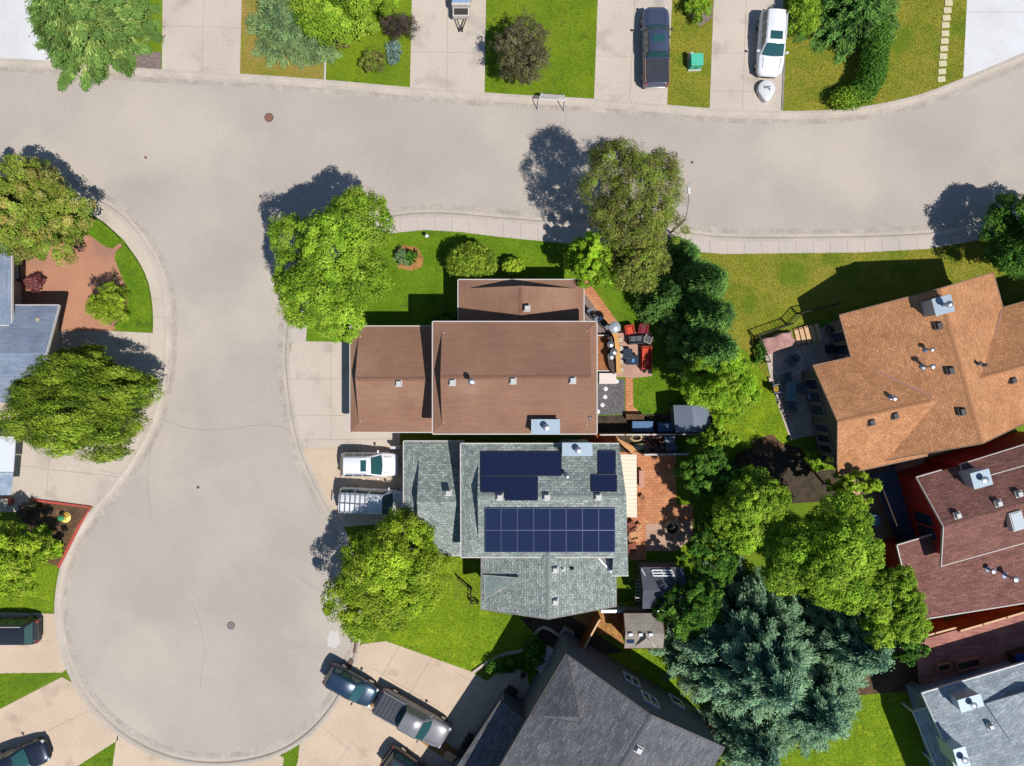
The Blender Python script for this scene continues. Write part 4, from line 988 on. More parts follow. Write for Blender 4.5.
def vehicle(name, label, px, py, head, P, kind='suv', L=4.5, Wd=1.85, Hh=1.7, belt=1.02, x_w0=.95, x_w1=.30, x_r1=-1.95, x_r0=-2.1, sunroof=None, rails=None, roofp=None, cat='car', group=None, tonneau=False, glass=None):
    p = G(px, py); t = thing(name, label, cat, (p.x, p.y, .012), head, group); gl = glass or M_glass
    h = Wd / 2; F_, R_ = L / 2, -L / 2
    def ring(x, w, zb, zt, cr=.03):
        half = [(w * .86, zb), (w * .97, zb + .14), (w, zb + (zt - zb) * .55), (w * .965, zt - .07), (w * .90, zt - .015), (w * .55, zt + cr * .7)]
        return [(x, y, z) for y, z in half] + [(x, 0, zt + cr)] + [(x, -y, z) for y, z in reversed(half)]
    nose = belt - .13; back = belt + (.02 if kind != 'sedan' else .0)
    st_ = [ring(R_, h * .84, .42, back - .22), ring(R_ + .06, h * .92, .32, back - .06), ring(R_ + .28, h * .985, .27, back), ring(R_ + 1.1, h, .24, back), ring(0, h, .24, belt), ring(x_w0 + .1, h, .24, belt, .05),
           ring(F_ - .75, h * .98, .25, belt - .05, .06), ring(F_ - .36, h * .93, .27, nose - .01, .05), ring(F_ - .14, h * .82, .30, nose - .08, .04), ring(F_ - .03, h * .66, .36, nose - .18, .02), ring(F_, h * .52, .44, nose - .30, .01)]
    MB().loft(st_).build('body', P, t, smooth=50)
    # cabin
    wb, wr, zr = h * .93, h * .71, Hh
    def cr(x, wtop, zt):
        return [(x, -wb, belt - .03), (x, -wtop - .03, belt + (zt - belt) * .82), (x, -wtop + .10, zt - .015), (x, 0, zt + .025 * (zt > belt + .1)), (x, wtop - .10, zt - .015), (x, wtop + .03, belt + (zt - belt) * .82), (x, wb, belt - .03)]
    lo = belt + .005
    c_ = MB().loft([cr(x_r0, wb - .06, lo), cr(x_r1, wr - .02, zr - .03), cr((x_r1 + x_w1) / 2, wr, zr), cr(x_w1, wr - .01, zr - .04), cr(x_w0, wb - .06, lo)])
    c_.build('cabin', roofp or P, t, smooth=45)
    def screen(xa, za, wa, xb, zb_, wb_, nm):
        vs = []; nrm = Vector((za - zb_, 0, xb - xa)).normalized(); nrm = nrm if nrm.z > 0 else -nrm
        for s in (.04, .35, .65, .95):
            x = xa + (xb - xa) * s; z = za + (zb_ - za) * s; wd_ = wa + (wb_ - wa) * s
            for y in (-1, -.6, 0, .6, 1):
                bow = .16 * (1 - y * y) * (1 if xb > xa else -1) * (s if abs(xb - xa) > .3 else .3)
                vs.append((x + nrm.x * .02 + bow * .6, y * wd_, z + nrm.z * .02 + .035 * (1 - abs(y) ** 2)))
        fs = [(i * 5 + k, i * 5 + k + 1, i * 5 + k + 6, i * 5 + k + 5) for i in range(3) for k in range(4)]
        if xb > xa: fs = [tuple(reversed(f)) for f in fs]
        MB().add(vs, fs).build(nm, gl, t, smooth=80)
    screen(x_w1, zr - .035, wr - .08, x_w0, belt + .02, wb - .10, 'windshield')
    screen(x_r1, zr - .025, wr - .10, x_r0, belt + .05, wb - .12, 'rear_window')
    n = 2 if x_w1 - x_r1 < 1.5 else 3
    for sd_ in (-1, 1):
        for i in range(n):
            xa = x_r1 + .06 + (x_w1 - x_r1) * i / n; xb = x_r1 - .04 + (x_w1 - x_r1) * (i + 1) / n
            ea = -.06 if i == 0 else 0; eb = .32 if i == n - 1 else 0
            yo = lambda f: (wb + (wr + .03 - wb) * f + .012) * sd_
            q = [(xa + ea, yo(.12), belt + .07), (xb + eb, yo(.12), belt + .07), (xb, yo(.92), belt + (zr - belt) * .77), (xa, yo(.92), belt + (zr - belt) * .77)]
            MB().add(q, [(0, 1, 2, 3) if sd_ < 0 else (3, 2, 1, 0)]).build('side_window', gl, t)
        mb = MB().box((x_w0 - .28, sd_ * (h + .10), belt + .06), (.14, .20, .14), 0, taper=.8); mb.box((x_w0 - .26, sd_ * (h - .01), belt + .02), (.06, .10, .05)); mb.build('mirror', P, t, bevel=.02)
        for xx in (F_ - .85, R_ + .85):
            w_ = cyl_y(MB(), (xx, sd_ * (h - .12), .335), .345, .235).build('wheel', M_rubber, t, smooth=40)
            cyl_y(MB(), (xx, sd_ * (h - .02), .335), .22, .06).build('rim', M_steel, w_, smooth=40)
        MB().box((F_ - .20, sd_ * h * .70, nose - .14), (.20, .34, .13), sd_ * -.55).build('headlight', M_head, t, bevel=.03)
        MB().box((R_ + .05, sd_ * h * .78, back - .24), (.14, .22, .26), sd_ * .25).build('taillight', M_tail, t, bevel=.03)
        for i in range(2 if kind != 'van' else 2): MB().box((x_w0 - .75 - i * 1.0, sd_ * (h + .008), belt - .14), (.16, .03, .035)).build('door_handle', P, t)
    MB().box((F_ - .02, 0, .48), (.06, h * 1.1, .16)).build('grille', M_black, t, bevel=.015)
    MB().box((R_ - .005, 0, .48), (.10, h * 1.5, .16)).build('rear_bumper', M_black if kind != 'pickup' else M_steel, t, bevel=.03)
    seam = MB()
    for s in (-1, 1): seam.bar((F_ - .45, s * h * .62, nose + .075), (x_w0 + .15, s * h * .66, belt + .062), .018, .012)
    seam.build('bonnet_crease', M_black, t)
    if sunroof: MB().box((x_w1 - sunroof[0], 0, zr + .012), (sunroof[1], wr * 1.25, .03)).build('sunroof', gl, t, bevel=.01)
    if rails:
        for s in (-1, 1): MB().bar((x_w1 - .25, s * (wr - .02), zr + .05), (x_r1 + .2, s * (wr - .02), zr + .05), .04, .045).build('roof_rail', rails, t)
    if kind == 'pickup':
        bl, br = x_r0 - .10, R_ + .10
        MB().box(((bl + br) / 2, 0, back + .03), (bl - br, Wd * .80, .05)).build('bed_cover', M_ton, t, bevel=.012)
        if tonneau:
            rb = MB(); nrb = 6
            for i in range(nrb): rb.box((br + (bl - br) * (i + .5) / nrb, 0, back + .065), (.05, Wd * .78, .025))
            rb.build('bed_rib', plain('rib_grey', (.10, .10, .12), .5), t)
        for s in (-1, 1): MB().bar((bl, s * Wd * .44, back + .035), (br, s * Wd * .44, back + .035), .09, .05).build('bed_rail', M_trim if not tonneau else P_grey, t)
    return t
vehicle('pickup_truck', 'navy blue pickup truck with black bed cover and sunroof on the north driveway', 653.5, 52, rad(90.5), P_navy, 'pickup', L=5.85, Wd=1.98, Hh=1.92, belt=1.18, x_w0=1.35, x_w1=.70, x_r1=-.85, x_r0=-.98, sunroof=(.62, .55), cat='pickup')
t = vehicle('suv', 'large white SUV facing the street in front of the round white cover', 767.5, 49, rad(-94), P_white, 'suv', L=4.75, Wd=1.95, Hh=1.78, belt=1.08, x_w0=1.05, x_w1=.40, x_r1=-2.05, x_r0=-2.25, sunroof=(.55, .6), rails=M_white)
vehicle('suv', 'white SUV with roof rails nosed up to the green roofed garage', 371.5, 463.3, rad(0), P_white, 'suv', L=4.25, Wd=1.82, Hh=1.66, belt=1.0, x_w0=.98, x_w1=.25, x_r1=-1.72, x_r0=-2.02, sunroof=(.50, .42), rails=M_metal)
mv = vehicle('minivan', 'silver minivan with bars for dappled tree light on its roof half under the round tree', 374, 500, rad(-3), P_silver, 'van', L=4.9, Wd=1.98, Hh=1.85, belt=1.06, x_w0=1.55, x_w1=.95, x_r1=-2.2, x_r0=-2.36, cat='minivan')
rk = MB()
for i in range(6): rk.bar((-2.05 + i * .36, -.72, 1.96), (-2.05 + i * .36, .72, 1.96), .06, .05)
for s in (-1, 0, 1): rk.bar((-2.15, s * .66, 1.92), (-.1, s * .66, 1.92), .05, .05)
for s in (-1, 1):
    for x in (-2.0, -.2): rk.bar((x, s * .66, 1.80), (x, s * .66, 1.95), .04, .04)
rk.build('dapple_bars', M_steel, mv)  # bars stand in for dappled tree light on the rear roof
rk = MB(); rk.bar((-2.45, 0, .5), (-2.95, 0, .5), .07, .07); rk.bar((-2.95, -.35, .52), (-2.95, .35, .52), .06, .06); rk.bar((-2.75, -.35, .52), (-2.75, .35, .52), .06, .06); rk.bar((-2.95, .35, .52), (-2.6, .35, .52), .05, .05); rk.bar((-2.95, -.35, .52), (-2.6, -.35, .52), .05, .05)
rk.build('hitch_rack', M_offwhite, mv)
vehicle('suv', 'dark SUV with pale roof rails cut by the left edge below the small lawn', 14, 627.5, rad(180), P_dark, 'suv', L=4.7, Wd=1.9, Hh=1.72, belt=1.04, x_w0=1.0, x_w1=.35, x_r1=-1.95, x_r0=-2.2, rails=M_offwhite)
vehicle('sedan', 'inky dark sedan on the fan shaped driveway in the bottom left corner', 25, 755, rad(20), P_ink, 'sedan', L=4.6, Wd=1.84, Hh=1.46, belt=.93, x_w0=.95, x_w1=.15, x_r1=-1.15, x_r0=-1.85)
vehicle('hatchback', 'deep blue hatchback parked across the kerb behind the grey pickup', 353.5, 681.5, rad(-29.5), P_blue, 'suv', L=4.0, Wd=1.76, Hh=1.55, belt=.97, x_w0=.95, x_w1=.25, x_r1=-1.65, x_r0=-1.9)
vehicle('pickup_truck', 'grey pickup truck with ribbed dark bed cover beside the mulch strip', 414, 713.5, rad(-29.5), P_grey, 'pickup', L=5.85, Wd=1.98, Hh=1.88, belt=1.15, x_w0=1.35, x_w1=.70, x_r1=-.75, x_r0=-.9, cat='pickup', tonneau=True)
vehicle('sedan', 'black car in shadow cut by the bottom edge beside the grey pickup', 413, 768, rad(-36), P_dark, 'suv', L=4.6, Wd=1.84, Hh=1.6, belt=.98, x_w0=1.0, x_w1=.35, x_r1=-1.9, x_r0=-2.1, sunroof=(1.7, .5))
cpt_ = thing('carport', 'white roofed carport with a grey translucent strip at the left edge', 'carport', tuple(G(4, 466))); ocp = tuple(cpt_.location)
def slab(ps, z, th): 
    m_, _ = roof_mesh([[tuple(W(*p, z)) for p in ps]], th); return m_
slab([(-60, 471), (13, 472), (15.5, 436.5), (-60, 436)], 2.3, .08).build('roof', plain('carport_white', C(240, 244, 250), .4), cpt_, off=ocp)
slab([(-60, 496), (11, 495), (13, 472.5), (-60, 472)], 2.22, .03).build('translucent_panel', mat('grey_sheet', C(150, 170, 190), C(196, 208, 218), 1.2, 5, .12, .25, .05), cpt_, off=ocp)
for p in (W(-22, 443, 2.1), W(-22, 490, 2.1)): MB().box((p.x, p.y, 1.05), (.1, .1, 2.2)).build('post', M_white, cpt_, off=ocp)
# camping trailer on the north driveway
p = G(462, 13); t = thing('camp_trailer', 'folding camp trailer with blue grey roof and black front box and tongue', 'trailer', (p.x, p.y, .012), rad(-90))
MB().box((-1.35, 0, .85), (2.9, 1.35, .9)).build('body', M_offwhite, t, bevel=.05)
MB().box((-1.42, 0, 1.36), (2.75, 1.30, .16), taper=.95).build('roof', plain('trailer_roof', C(150, 180, 215), .4), t, bevel=.04)
rb = MB()
for i in range(3): rb.box((-.3 - i * .8, 0, 1.47), (.05, 1.2, .04))
rb.build('roof_rib', M_white, t)
MB().box((.42, 0, .72), (.62, 1.25, .44)).build('front_box', M_offwhite, t, bevel=.03)
MB().box((.42, 0, .96), (.46, 1.02, .05)).build('box_lid', mat('mesh_black', (.05, .045, .04), (.03, .03, .03), 4, 20, .4, .8, .3), t)
tg = MB(); tg.bar((.5, .42, .5), (1.55, .04, .5), .07, .08); tg.bar((.5, -.42, .5), (1.55, -.04, .5), .07, .08); tg.box((1.55, 0, .52), (.22, .12, .10)); tg.tube([(1.45, .05, .1), (1.45, .05, .75)], .04, 8)
tg.build('tongue', M_barkd, t)
for s in (-1, 1):
    w_ = cyl_y(MB(), (-1.4, s * .66, .3), .3, .2).build('wheel', M_rubber, t, smooth=40); cyl_y(MB(), (-1.4, s * .75, .3), .18, .05).build('rim', M_steel, w_, smooth=40)
MB().box((-.75, .86, .95), (.55, .30, .5)).build('side_locker', M_white, t, bevel=.04)

# ================================================================ STREET FURNITURE
p = G(670.5, 233); t = thing('street_lamp', 'slender street lamp reaching over the road beside the olive tree', 'street lamp', (p.x, p.y, .02))
MB().tube([(0, 0, 0), (0, 0, .5), (0, 0, 4.0), (.02, .25, 4.7), (.05, 1.0, 5.0), (.06, 1.55, 5.05)], [.11, .08, .06, .05, .035, .03], 10).build('pole', M_greyfence, t, smooth=50)
MB().box((.06, 1.75, 5.05), (.24, .55, .12), taper=.8).build('lamp_head', M_white, t, bevel=.03)
p = G(551.5, 104); t = thing('hockey_goal', 'white street hockey goal with sagging net standing at the kerb', 'hockey goal', (p.x, p.y, .0), rad(-4))
fr = MB(); w = 1.0
for s in (-1, 1):
    fr.tube([(s * w, -.5, .02), (s * .95, -.12, 1.1)], .03, 8); fr.tube([(s * .95, -.12, 1.1), (s * .78, .40, .9), (s * w, .50, .02)], .025, 8); fr.tube([(s * w, -.5, .03), (s * w, .5, .03)], .025, 8)
fr.tube([(-.95, -.12, 1.1), (.95, -.12, 1.1)], .035, 8); fr.tube([(-w, .5, .03), (w, .5, .03)], .025, 8)
fr.build('frame', M_white, t, smooth=50)
nb = MB()
for i in range(25):
    x = -.93 + 1.86 * i / 24; nb.bar((x, -.10, 1.08), (x * .9, .36, .90), .022, .012); nb.bar((x * .9, .36, .90), (x, .49, .05), .022, .012)
for i in range(9):
    f = i / 8; nb.bar((-.9, -.1 + .46 * f, 1.08 - .18 * f), (.9, -.1 + .46 * f, 1.08 - .18 * f), .022, .012); nb.bar((-.9, .36 + .13 * f, .9 - .85 * f), (.9, .36 + .13 * f, .9 - .85 * f), .022, .012)
nb.build('net', M_offwhite, t)
p = G(694, 65); t = thing('transformer_box', 'turquoise green utility transformer box on the narrow lawn', 'utility box', (p.x, p.y, .01), rad(2))
M_turq = plain('turquoise_paint', C(92, 208, 172), .5)
MB().box((0, 0, .06), (1.0, .98, .12)).build('plinth', M_offwhite, t, bevel=.02)
MB().box((0, .0, .50), (.86, .84, .76)).build('cabinet', M_turq, t, bevel=.03); MB().box((0, 0, .90), (.90, .88, .06)).build('lid', M_turq, t, bevel=.02)
MB().box((0, -.44, .5), (.10, .03, .14)).build('handle', M_black, t)
p = G(689, 59); t = thing('cable_pedestal', 'small white cable pedestal next to the turquoise box', 'pedestal', (p.x, p.y, .01), rad(20))
MB().lathe([(.17, 0), (.17, .6), (.19, .62), (.19, .76), (.13, .84)], n=12).build('post', M_offwhite, t, smooth=40); MB().box((0, .0, .70), (.34, .34, .10)).build('cap', plain('pale_mint', C(206, 226, 220), .5), t, bevel=.02)
p = G(764.5, 91); t = thing('covered_fire_table', 'round white cover with grey pattern in front of the large white SUV', 'covered table', (p.x, p.y, .012))
cv = []
for z, r in ((0, .62), (.25, .64), (.45, .62), (.52, .5), (.54, .2)):
    cv.append([((r + .22 * max(0, -math.sin(a)) ** 6) * math.cos(a) + .03 * math.sin(9 * a) * (z < .3), (r + .32 * max(0, -math.sin(a)) ** 8) * math.sin(a), z) for a in [6.28318 * k / 36 for k in range(36)]])
MB().loft(cv).build('cover', M_white, t, smooth=45)
mk = MB(); mk.box((-.02, .10, .55), (.50, .09, .012)); mk.box((-.06, .0, .55), (.42, .07, .012)); mk.box((.16, -.10, .55), (.12, .16, .012), .5)
mk.build('printed_mark', plain('grey_print', C(120, 124, 130), .7), t)
p = G(428, 238); t = thing('garden_light', 'small white garden light standing near the sidewalk lawn edge', 'garden light', (p.x, p.y, .01))
MB().tube([(0, 0, 0), (0, 0, .6)], .05, 8).build('post', M_black, t); MB().lathe([(.10, .58), (.14, .66), (.14, .76), (.05, .84)], n=12).build('lamp', M_white, t, smooth=40)
# stepping stones
first = None
z3 = lambda x, y: (700 + x / 3.152, y / 3.152)
for i, (x, y) in enumerate([(783, 10), (779, 33), (776, 57), (773, 80), (772, 106), (770, 130), (768, 154), (766, 178), (764, 201), (762, 226), (760, 250)]):
    p = G(*z3(x, y))
    if first is None:
        o = MB().box((0, 0, .02), (.58, .42, .06)).build('stepping_stone', plain('step_concrete', C(222, 210, 172), .9, famt=.1), None, bevel=.012); first = o
        tag(o, 'square pale concrete stepping stone set in a line across the corner lawn', 'stepping stone', 'stepping stones across the lawn')
    else: o = copy_tree(first)
    o.location = (p.x, p.y, .012); o.rotation_euler = (0, 0, random.uniform(-.06, .06) + .04)
first = None
for x, y in [(258, 617), (255, 662), (240, 708), (320, 574), (214, 745)]:
    p = G(560 + x / 5.67, 280 + y / 5.67)
    if first is None:
        o = MB().lathe([(.16, 0), (.17, .03), (.15, .045)], n=14).build('round_stepping_stone', M_white, None, smooth=40); first = o
        tag(o, 'round white stepping stone on the dark gravel by the brown house', 'stepping stone', 'round stepping stones in the gravel')
    else: o = copy_tree(first)
    o.location = (p.x, p.y, .022)

# ================================================================ FENCES AND EDGINGS
def fence(name, label, pts, h, m, capm, th=.06, capw=.14, base=0.0, cat='fence', post=.11, gap=2.0, group=None):
    P_ = [Vector((p.x, p.y, 0)) for p in pts]; o0 = P_[0]; t = thing(name, label, cat, (o0.x, o0.y, 0), 0, group); off = tuple(o0)
    up = Vector((0, 0, 1)); pn = MB(); cp = MB(); n_ = 0
    for a, b in zip(P_, P_[1:]):
        L_ = (b - a).length; pn.bar(a + up * (base + .05 + (h - base) / 2 - .05), b + up * (base + .05 + (h - base) / 2 - .05), th, h - base - .1)
        if capw: cp.bar(a + up * (h + .02), b + up * (h + .02), capw, .045)
        k = max(1, round(L_ / gap))
        for i in range(k + 1):
            if i == 0 and n_: continue
            p = a.lerp(b, i / k); MB().box((p.x, p.y, (h + .06) / 2 - .05), (post, post, h + .16)).build('post', m, t, off=off); n_ += 1
    pn.build('board_panel', m, t, off=off)
    if capw: cp.build('cap_rail', capm, t, off=off)
    return t
fence('wood_fence', 'long grey topped fence between the brown house and the solar house', [G(597, 433.3), G(672, 433), G(709, 432.6)], 1.5, M_wood, M_offwhite, capw=.10)
fence('wood_fence', 'short pale capped fence above the red paver patio', [G(640, 452.6), G(684, 452)], 1.5, M_greyfence, M_offwhite, capw=.12)
fence('wood_fence', 'grey silver capped fence between the two dark garden sheds', [W(601, 611.3, 1.6), W(640, 611, 1.6), W(676, 612, 1.6)], 1.6, M_greyfence, M_metal, capw=.2)
fence('wood_fence', 'short orange cedar fence between the solar house and charcoal house', [W(600, 619, 1.9), W(583, 650, 1.9)], 1.9, M_wood, M_woodcap, capw=.12)
fence('wood_fence', 'orange cedar fence below the maroon roof at the left of the step', [W(914, 639, 1.9), W(956, 627.5, 1.9)], 1.9, M_wood, M_woodcap, capw=.13)
fence('wood_fence', 'orange cedar fence below the maroon roof reaching the right edge', [W(959.5, 631, 1.9), W(1030, 610.5, 1.9)], 1.9, M_wood, M_woodcap, capw=.13)
fence('wood_fence', 'dark brown fence in the shade below the tan house corner', [G(836, 468), G(868, 458), G(905, 446)], 1.4, M_barkd, M_barkd, capw=.1)
def railing(name, label, pts, h, m, cat='railing', bars=.22):
    o0 = pts[0]; t = thing(name, label, cat, (o0.x, o0.y, 0)); off = (o0.x, o0.y, 0); up = Vector((0, 0, 1)); r = MB(); b_ = MB()
    for a, b in zip(pts, pts[1:]):
        for z in (h, .15): r.bar(a + up * z, b + up * z, .05, .05)
        k = int((b - a).length / bars)
        for i in range(k): p = a.lerp(b, (i + .5) / k); b_.box((p.x, p.y, h / 2), (.025, .025, h - .1))
    for p in pts: MB().box((p.x, p.y, h / 2), (.09, .09, h + .06)).build('post', m, t, off=off)
    r.build('rail', m, t, off=off); b_.build('baluster', m, t, off=off); return t
railing('metal_railing', 'black metal railing wrapping the corner of the stone terrace', [G(765, 362), G(754, 337), G(787, 325), G(797, 314), G(833, 305)], 1.1, M_black)
railing('low_railing', 'low zigzag dark rail beside the entry of the solar house', [G(458.5, 577), G(471.5, 588), G(471, 601), G(478, 601)], .6, M_barkd)
def edging(name, label, pts, w, h, m, cat='edging', it=2):
    q = [G(*p) for p in smooth_line(pts, it)]; mb = MB(); c = q[0]; rings = []
    for i, p in enumerate(q):
        d = (q[min(i + 1, len(q) - 1)] - q[max(i - 1, 0)]).normalized(); n = Vector((-d.y, d.x, 0)) * w / 2
        rings.append([p - n + Vector((0, 0, -.03)), p + n + Vector((0, 0, -.03)), p + n * .85 + Vector((0, 0, h)), p - n * .85 + Vector((0, 0, h))])
    o = mb.loft(rings).build(name, m, None, smooth=40, off=tuple(c)); o.location = c; tag(o, label, cat); return o
edging('stone_edging', 'curved grey stone border snaking through the shade beside the charcoal house', [(472.7, 672), (487, 661.6), (503, 653.5), (519.4, 651.4), (529, 645.4), (536.6, 630.4), (544, 626), (556, 632.6), (570, 645)], .22, .16, M_curb)
edging('brick_edging', 'red brick edging around the planting bed with the garden ornament', [(31, 499.5), (60, 503), (91, 507), (80, 525), (70, 545), (59, 567)], .20, .14, plain('red_brick', C(196, 90, 76), .9, famt=.2), it=0)
edging('lawn_edging', 'thin white edging strip between the two north lawns', [(326, 40), (325.5, 60), (325, 80)], .13, .07, M_offwhite, it=0)
edging('timber_edging', 'thin timber edging between the white SUV driveway and the lawn', [(784, 60), (783, 85), (782, 110)], .16, .06, M_greyfence, it=0)
wl_ = thing('brick_wall', 'short red brick wall beside the white van at the left edge', 'wall', tuple(G(4, 501)))
MB().box((0, 0, .35), (1.5, .5, .7)).build('brickwork', mat('brick_face', C(176, 104, 92), C(160, 92, 82), 1, 9, .1, .9, .2, pattern=('brick', .24, .08, .012, .12, 1.3)), wl_); MB().box((0, 0, .73), (1.6, .56, .07)).build('coping', M_curb, wl_)
# two raised lawns with dark rims beside the west sidewalk
for pts in ([(85, 212), (100, 219.5), (121.5, 238.5), (120.5, 243), (110, 249), (100, 242), (88, 233)], [(127, 245.5), (138, 259.5), (148, 279), (152.5, 302), (153.5, 325), (152.5, 332), (111, 329.5), (128, 318), (129.5, 290), (123, 275), (115, 255)]):
    w_ = [G(*p) for p in smooth_line(pts + [pts[0]], 1)[:-1]]; mb = MB(); mb.prism(w_, -.05, .30); st('lawn', mb, M_lawn_g)
    LAWN.append(([tuple(v.xy) for v in w_], 1.3))
# ================================================================ SHEDS, DECKS, YARD THINGS
def shed(name, label, c4_, ze, rise, roofm, wallm, ridge='ew', cat='shed'):
    """c4_ eave corners (px) sw, se, ne, nw"""
    q = [W(*p, ze) for p in c4_]; c = sum(q, Vector()) / 4; t = thing(name, label, cat, (c.x, c.y, 0)); off = (c.x, c.y, 0)
    if ridge == 'ew': a, b = (q[3] + q[0]) / 2, (q[2] + q[1]) / 2
    else: a, b = (q[0] + q[1]) / 2, (q[2] + q[3]) / 2
    a.z = b.z = ze + rise
    if ridge == 'ew': fs = [[q[0], q[1], b, a], [a, b, q[2], q[3]]]; gb = [(q[3], q[0], a), (q[1], q[2], b)]
    else: fs = [[q[1], q[2], b, a], [q[3], q[0], a, b]]; gb = [(q[0], q[1], a), (q[2], q[3], b)]
    r = roof(t, [[tuple(p) for p in f] for f in fs], roofm, off, trim=wallm, tw=.03)
    mb = MB().prism([(c + (p - c) * .9).xy for p in q], -.05, ze - .1); mb.build('wall', wallm, t, off=off)
    return t, q, fs, off, r
t, q, fs, off, r = shed('metal_shed', 'grey metal garden shed at the end of the long fence', [(676, 432), (711, 431), (707, 405.5), (674, 405.5)], 2.0, .35, plain('shed_metal', C(126, 136, 150), .45, .3), plain('shed_metal_wall', C(120, 128, 140), .5, .2), 'ns')
MB().box((q[0].x - .02 + .3, q[0].y + .9, 1.0), (.04, .8, 1.7)).build('door', M_greyfence, t, off=off)
t, q, fs, off, r = shed('garden_shed', 'charcoal roofed garden shed with roof windows beside the ladder', [(643, 608), (686, 608), (682.5, 568), (641, 568)], 2.3, .62, mat('shed_shingles', C(100, 102, 112), C(88, 90, 100), 1, 16, .14, .92, .2, pattern=('brick', .5, .15, .012, .1, .75)), M_wall_g, 'ew')
pn = plane3(Vector(fs[1][0]), Vector(fs[1][1]), Vector(fs[1][2]))
wf = MB(); pts = [on_plane(*p, pn) + Vector((0, 0, .06)) for p in ((651.5, 570), (671.5, 570), (674, 575.5), (653.5, 575.5))]
for a, b in zip(pts, pts[1:] + pts[:1]): wf.bar(a, b, .09, .06)
wf.bar((pts[0] + pts[1]) / 2, (pts[2] + pts[3]) / 2, .09, .06); wf.bar((pts[0] + pts[3]) / 2, (pts[1] + pts[2]) / 2, .08, .06)
for a_, b_ in (((641.5, 568.5), (645, 575.5)), ((680, 568.5), (683.5, 575))): wf.bar(on_plane(*a_, pn) + Vector((0, 0, .05)), on_plane(*b_, pn) + Vector((0, 0, .05)), .08, .05)
o = wf.build('roof_window', M_white, t, off=off); MB().add([p - Vector((0, 0, .02)) for p in pts], [(3, 2, 1, 0)]).build('pane', M_glassb, o, off=off)
t, q, fs, off, r = shed('garden_shed', 'beige roofed garden shed with small gable below the silver fence', [(624.5, 648), (663, 648), (662, 613.5), (624, 613.5)], 2.3, .6, mat('beige_shingles', C(176, 166, 154), C(160, 152, 142), 1, 16, .12, .92, .2, pattern=('brick', .5, .15, .012, .1, .78)), plain('shed_brown', C(120, 84, 62), .8), 'ew')
ps_ = plane3(Vector(fs[0][0]), Vector(fs[0][1]), Vector(fs[0][2])); up3 = Vector((0, 0, .03))
g = [on_plane(634.5, 646.5, ps_) + up3, on_plane(645, 636, ps_) + Vector((0, 0, .45)), on_plane(655, 646.5, ps_) + up3]
roof(t, [[tuple(g[0]), tuple(g[1]), tuple(on_plane(644.5, 634, ps_) + up3)], [tuple(g[1]), tuple(g[2]), tuple(on_plane(645.5, 634, ps_) + up3)]], MATS['beige_shingles'], off, name='gable_roof', tw=.03, trim=M_offwhite)
for x in (630.5, 640.5, 650.5): MB().box(on_plane(x, 634.2, ps_) + Vector((0, 0, .08)), (.28, .2, .1)).build('ridge_vent', M_white, t, off=off)
MB().box(on_plane(630.5, 641, ps_) + Vector((0, 0, .05)), (.5, .28, .08)).build('skylight', M_glassb, t, off=off)
o_ = G(635, 586); t = thing('wooden_ladder', 'grey wooden ladder lying beside the charcoal shed', 'ladder', (o_.x, o_.y, .9), rad(3))
for s in (-1, 1): MB().bar((s * .17, -.95, .0), (s * .17, .95, .5), .05, .06).build('stile', M_greyfence, t)
for i in range(7): y = -.85 + i * .283; MB().bar((-.17, y, .025 + (y + .85) * .26), (.17, y, .025 + (y + .85) * .26), .06, .04).build('rung', M_offwhite, t)
MB().bar((-.17, .9, -.9), (.17, .9, -.9), .05, .05).bar((-.17, .93, -.9), (-.17, .93, .5), .05, .05).bar((.17, .93, -.9), (.17, .93, .5), .05, .05).build('support', M_greyfence, t)
# --- brown house deck with bar
def at(px, py, z=0): p = G(px, py); return (p.x, p.y, z)
d_ = thing('cedar_deck', 'orange cedar deck against the east wall of the brown house', 'deck', at(605, 352)); od = tuple(d_.location)
a = G(595, 371.5); b = G(609.5, 335); MB().box(((a.x + b.x) / 2, (a.y + b.y) / 2, .26), (b.x - a.x, b.y - a.y, .10)).build('deck_floor', M_deck, d_, off=od); MB().box(((a.x + b.x) / 2, (a.y + b.y) / 2, .09), (b.x - a.x - .06, b.y - a.y - .06, .22)).build('skirting', M_barkd, d_, off=od)
MB().bar((a.x, a.y + .05, .35), (b.x, a.y + .05, .35), .08, .08).bar((a.x, b.y - .05, .35), (b.x, b.y - .05, .35), .08, .08).build('edge_trim', M_offwhite, d_, off=od)
t = thing('bar_counter', 'long curved timber bar counter between the cedar deck and the stools', 'bar counter', at(612.5, 352)); ob_ = tuple(t.location)
zz = lambda x, y: (590 + x / 10.94, 310 + y / 10.94)
path = [G(*zz(x, y)) for x, y in smooth_line([(235, 255), (265, 300), (275, 420), (285, 560), (290, 690)], 2)]
def sweep(pts, w, z0, z1):
    rings = []
    for i, p in enumerate(pts):
        d = (pts[min(i + 1, len(pts) - 1)] - pts[max(i - 1, 0)]).normalized(); n = Vector((-d.y, d.x, 0)) * w / 2
        rings.append([p - n + Vector((0, 0, z0)), p + n + Vector((0, 0, z0)), p + n + Vector((0, 0, z1)), p - n + Vector((0, 0, z1))])
    return MB().loft(rings)
sweep(path, .34, 1.04, 1.10).build('counter_top', plain('honey_wood', C(226, 168, 92), .5, famt=.15), t, off=ob_)
sweep([p + Vector((-.12, 0, 0)) for p in path], .08, .03, 1.03).build('counter_front', M_barkd, t, off=ob_)
path2 = [G(*zz(x, y)) for x, y in smooth_line([(205, 300), (212, 420), (205, 560), (230, 640), (265, 690)], 2)]
sweep(path2, .42, .82, .88).build('back_counter', plain('dark_brown', (.05, .025, .02), .5), t, off=ob_)
sweep(path2, .30, .32, .815).build('cabinet', M_barkd, t, off=ob_)
first = None
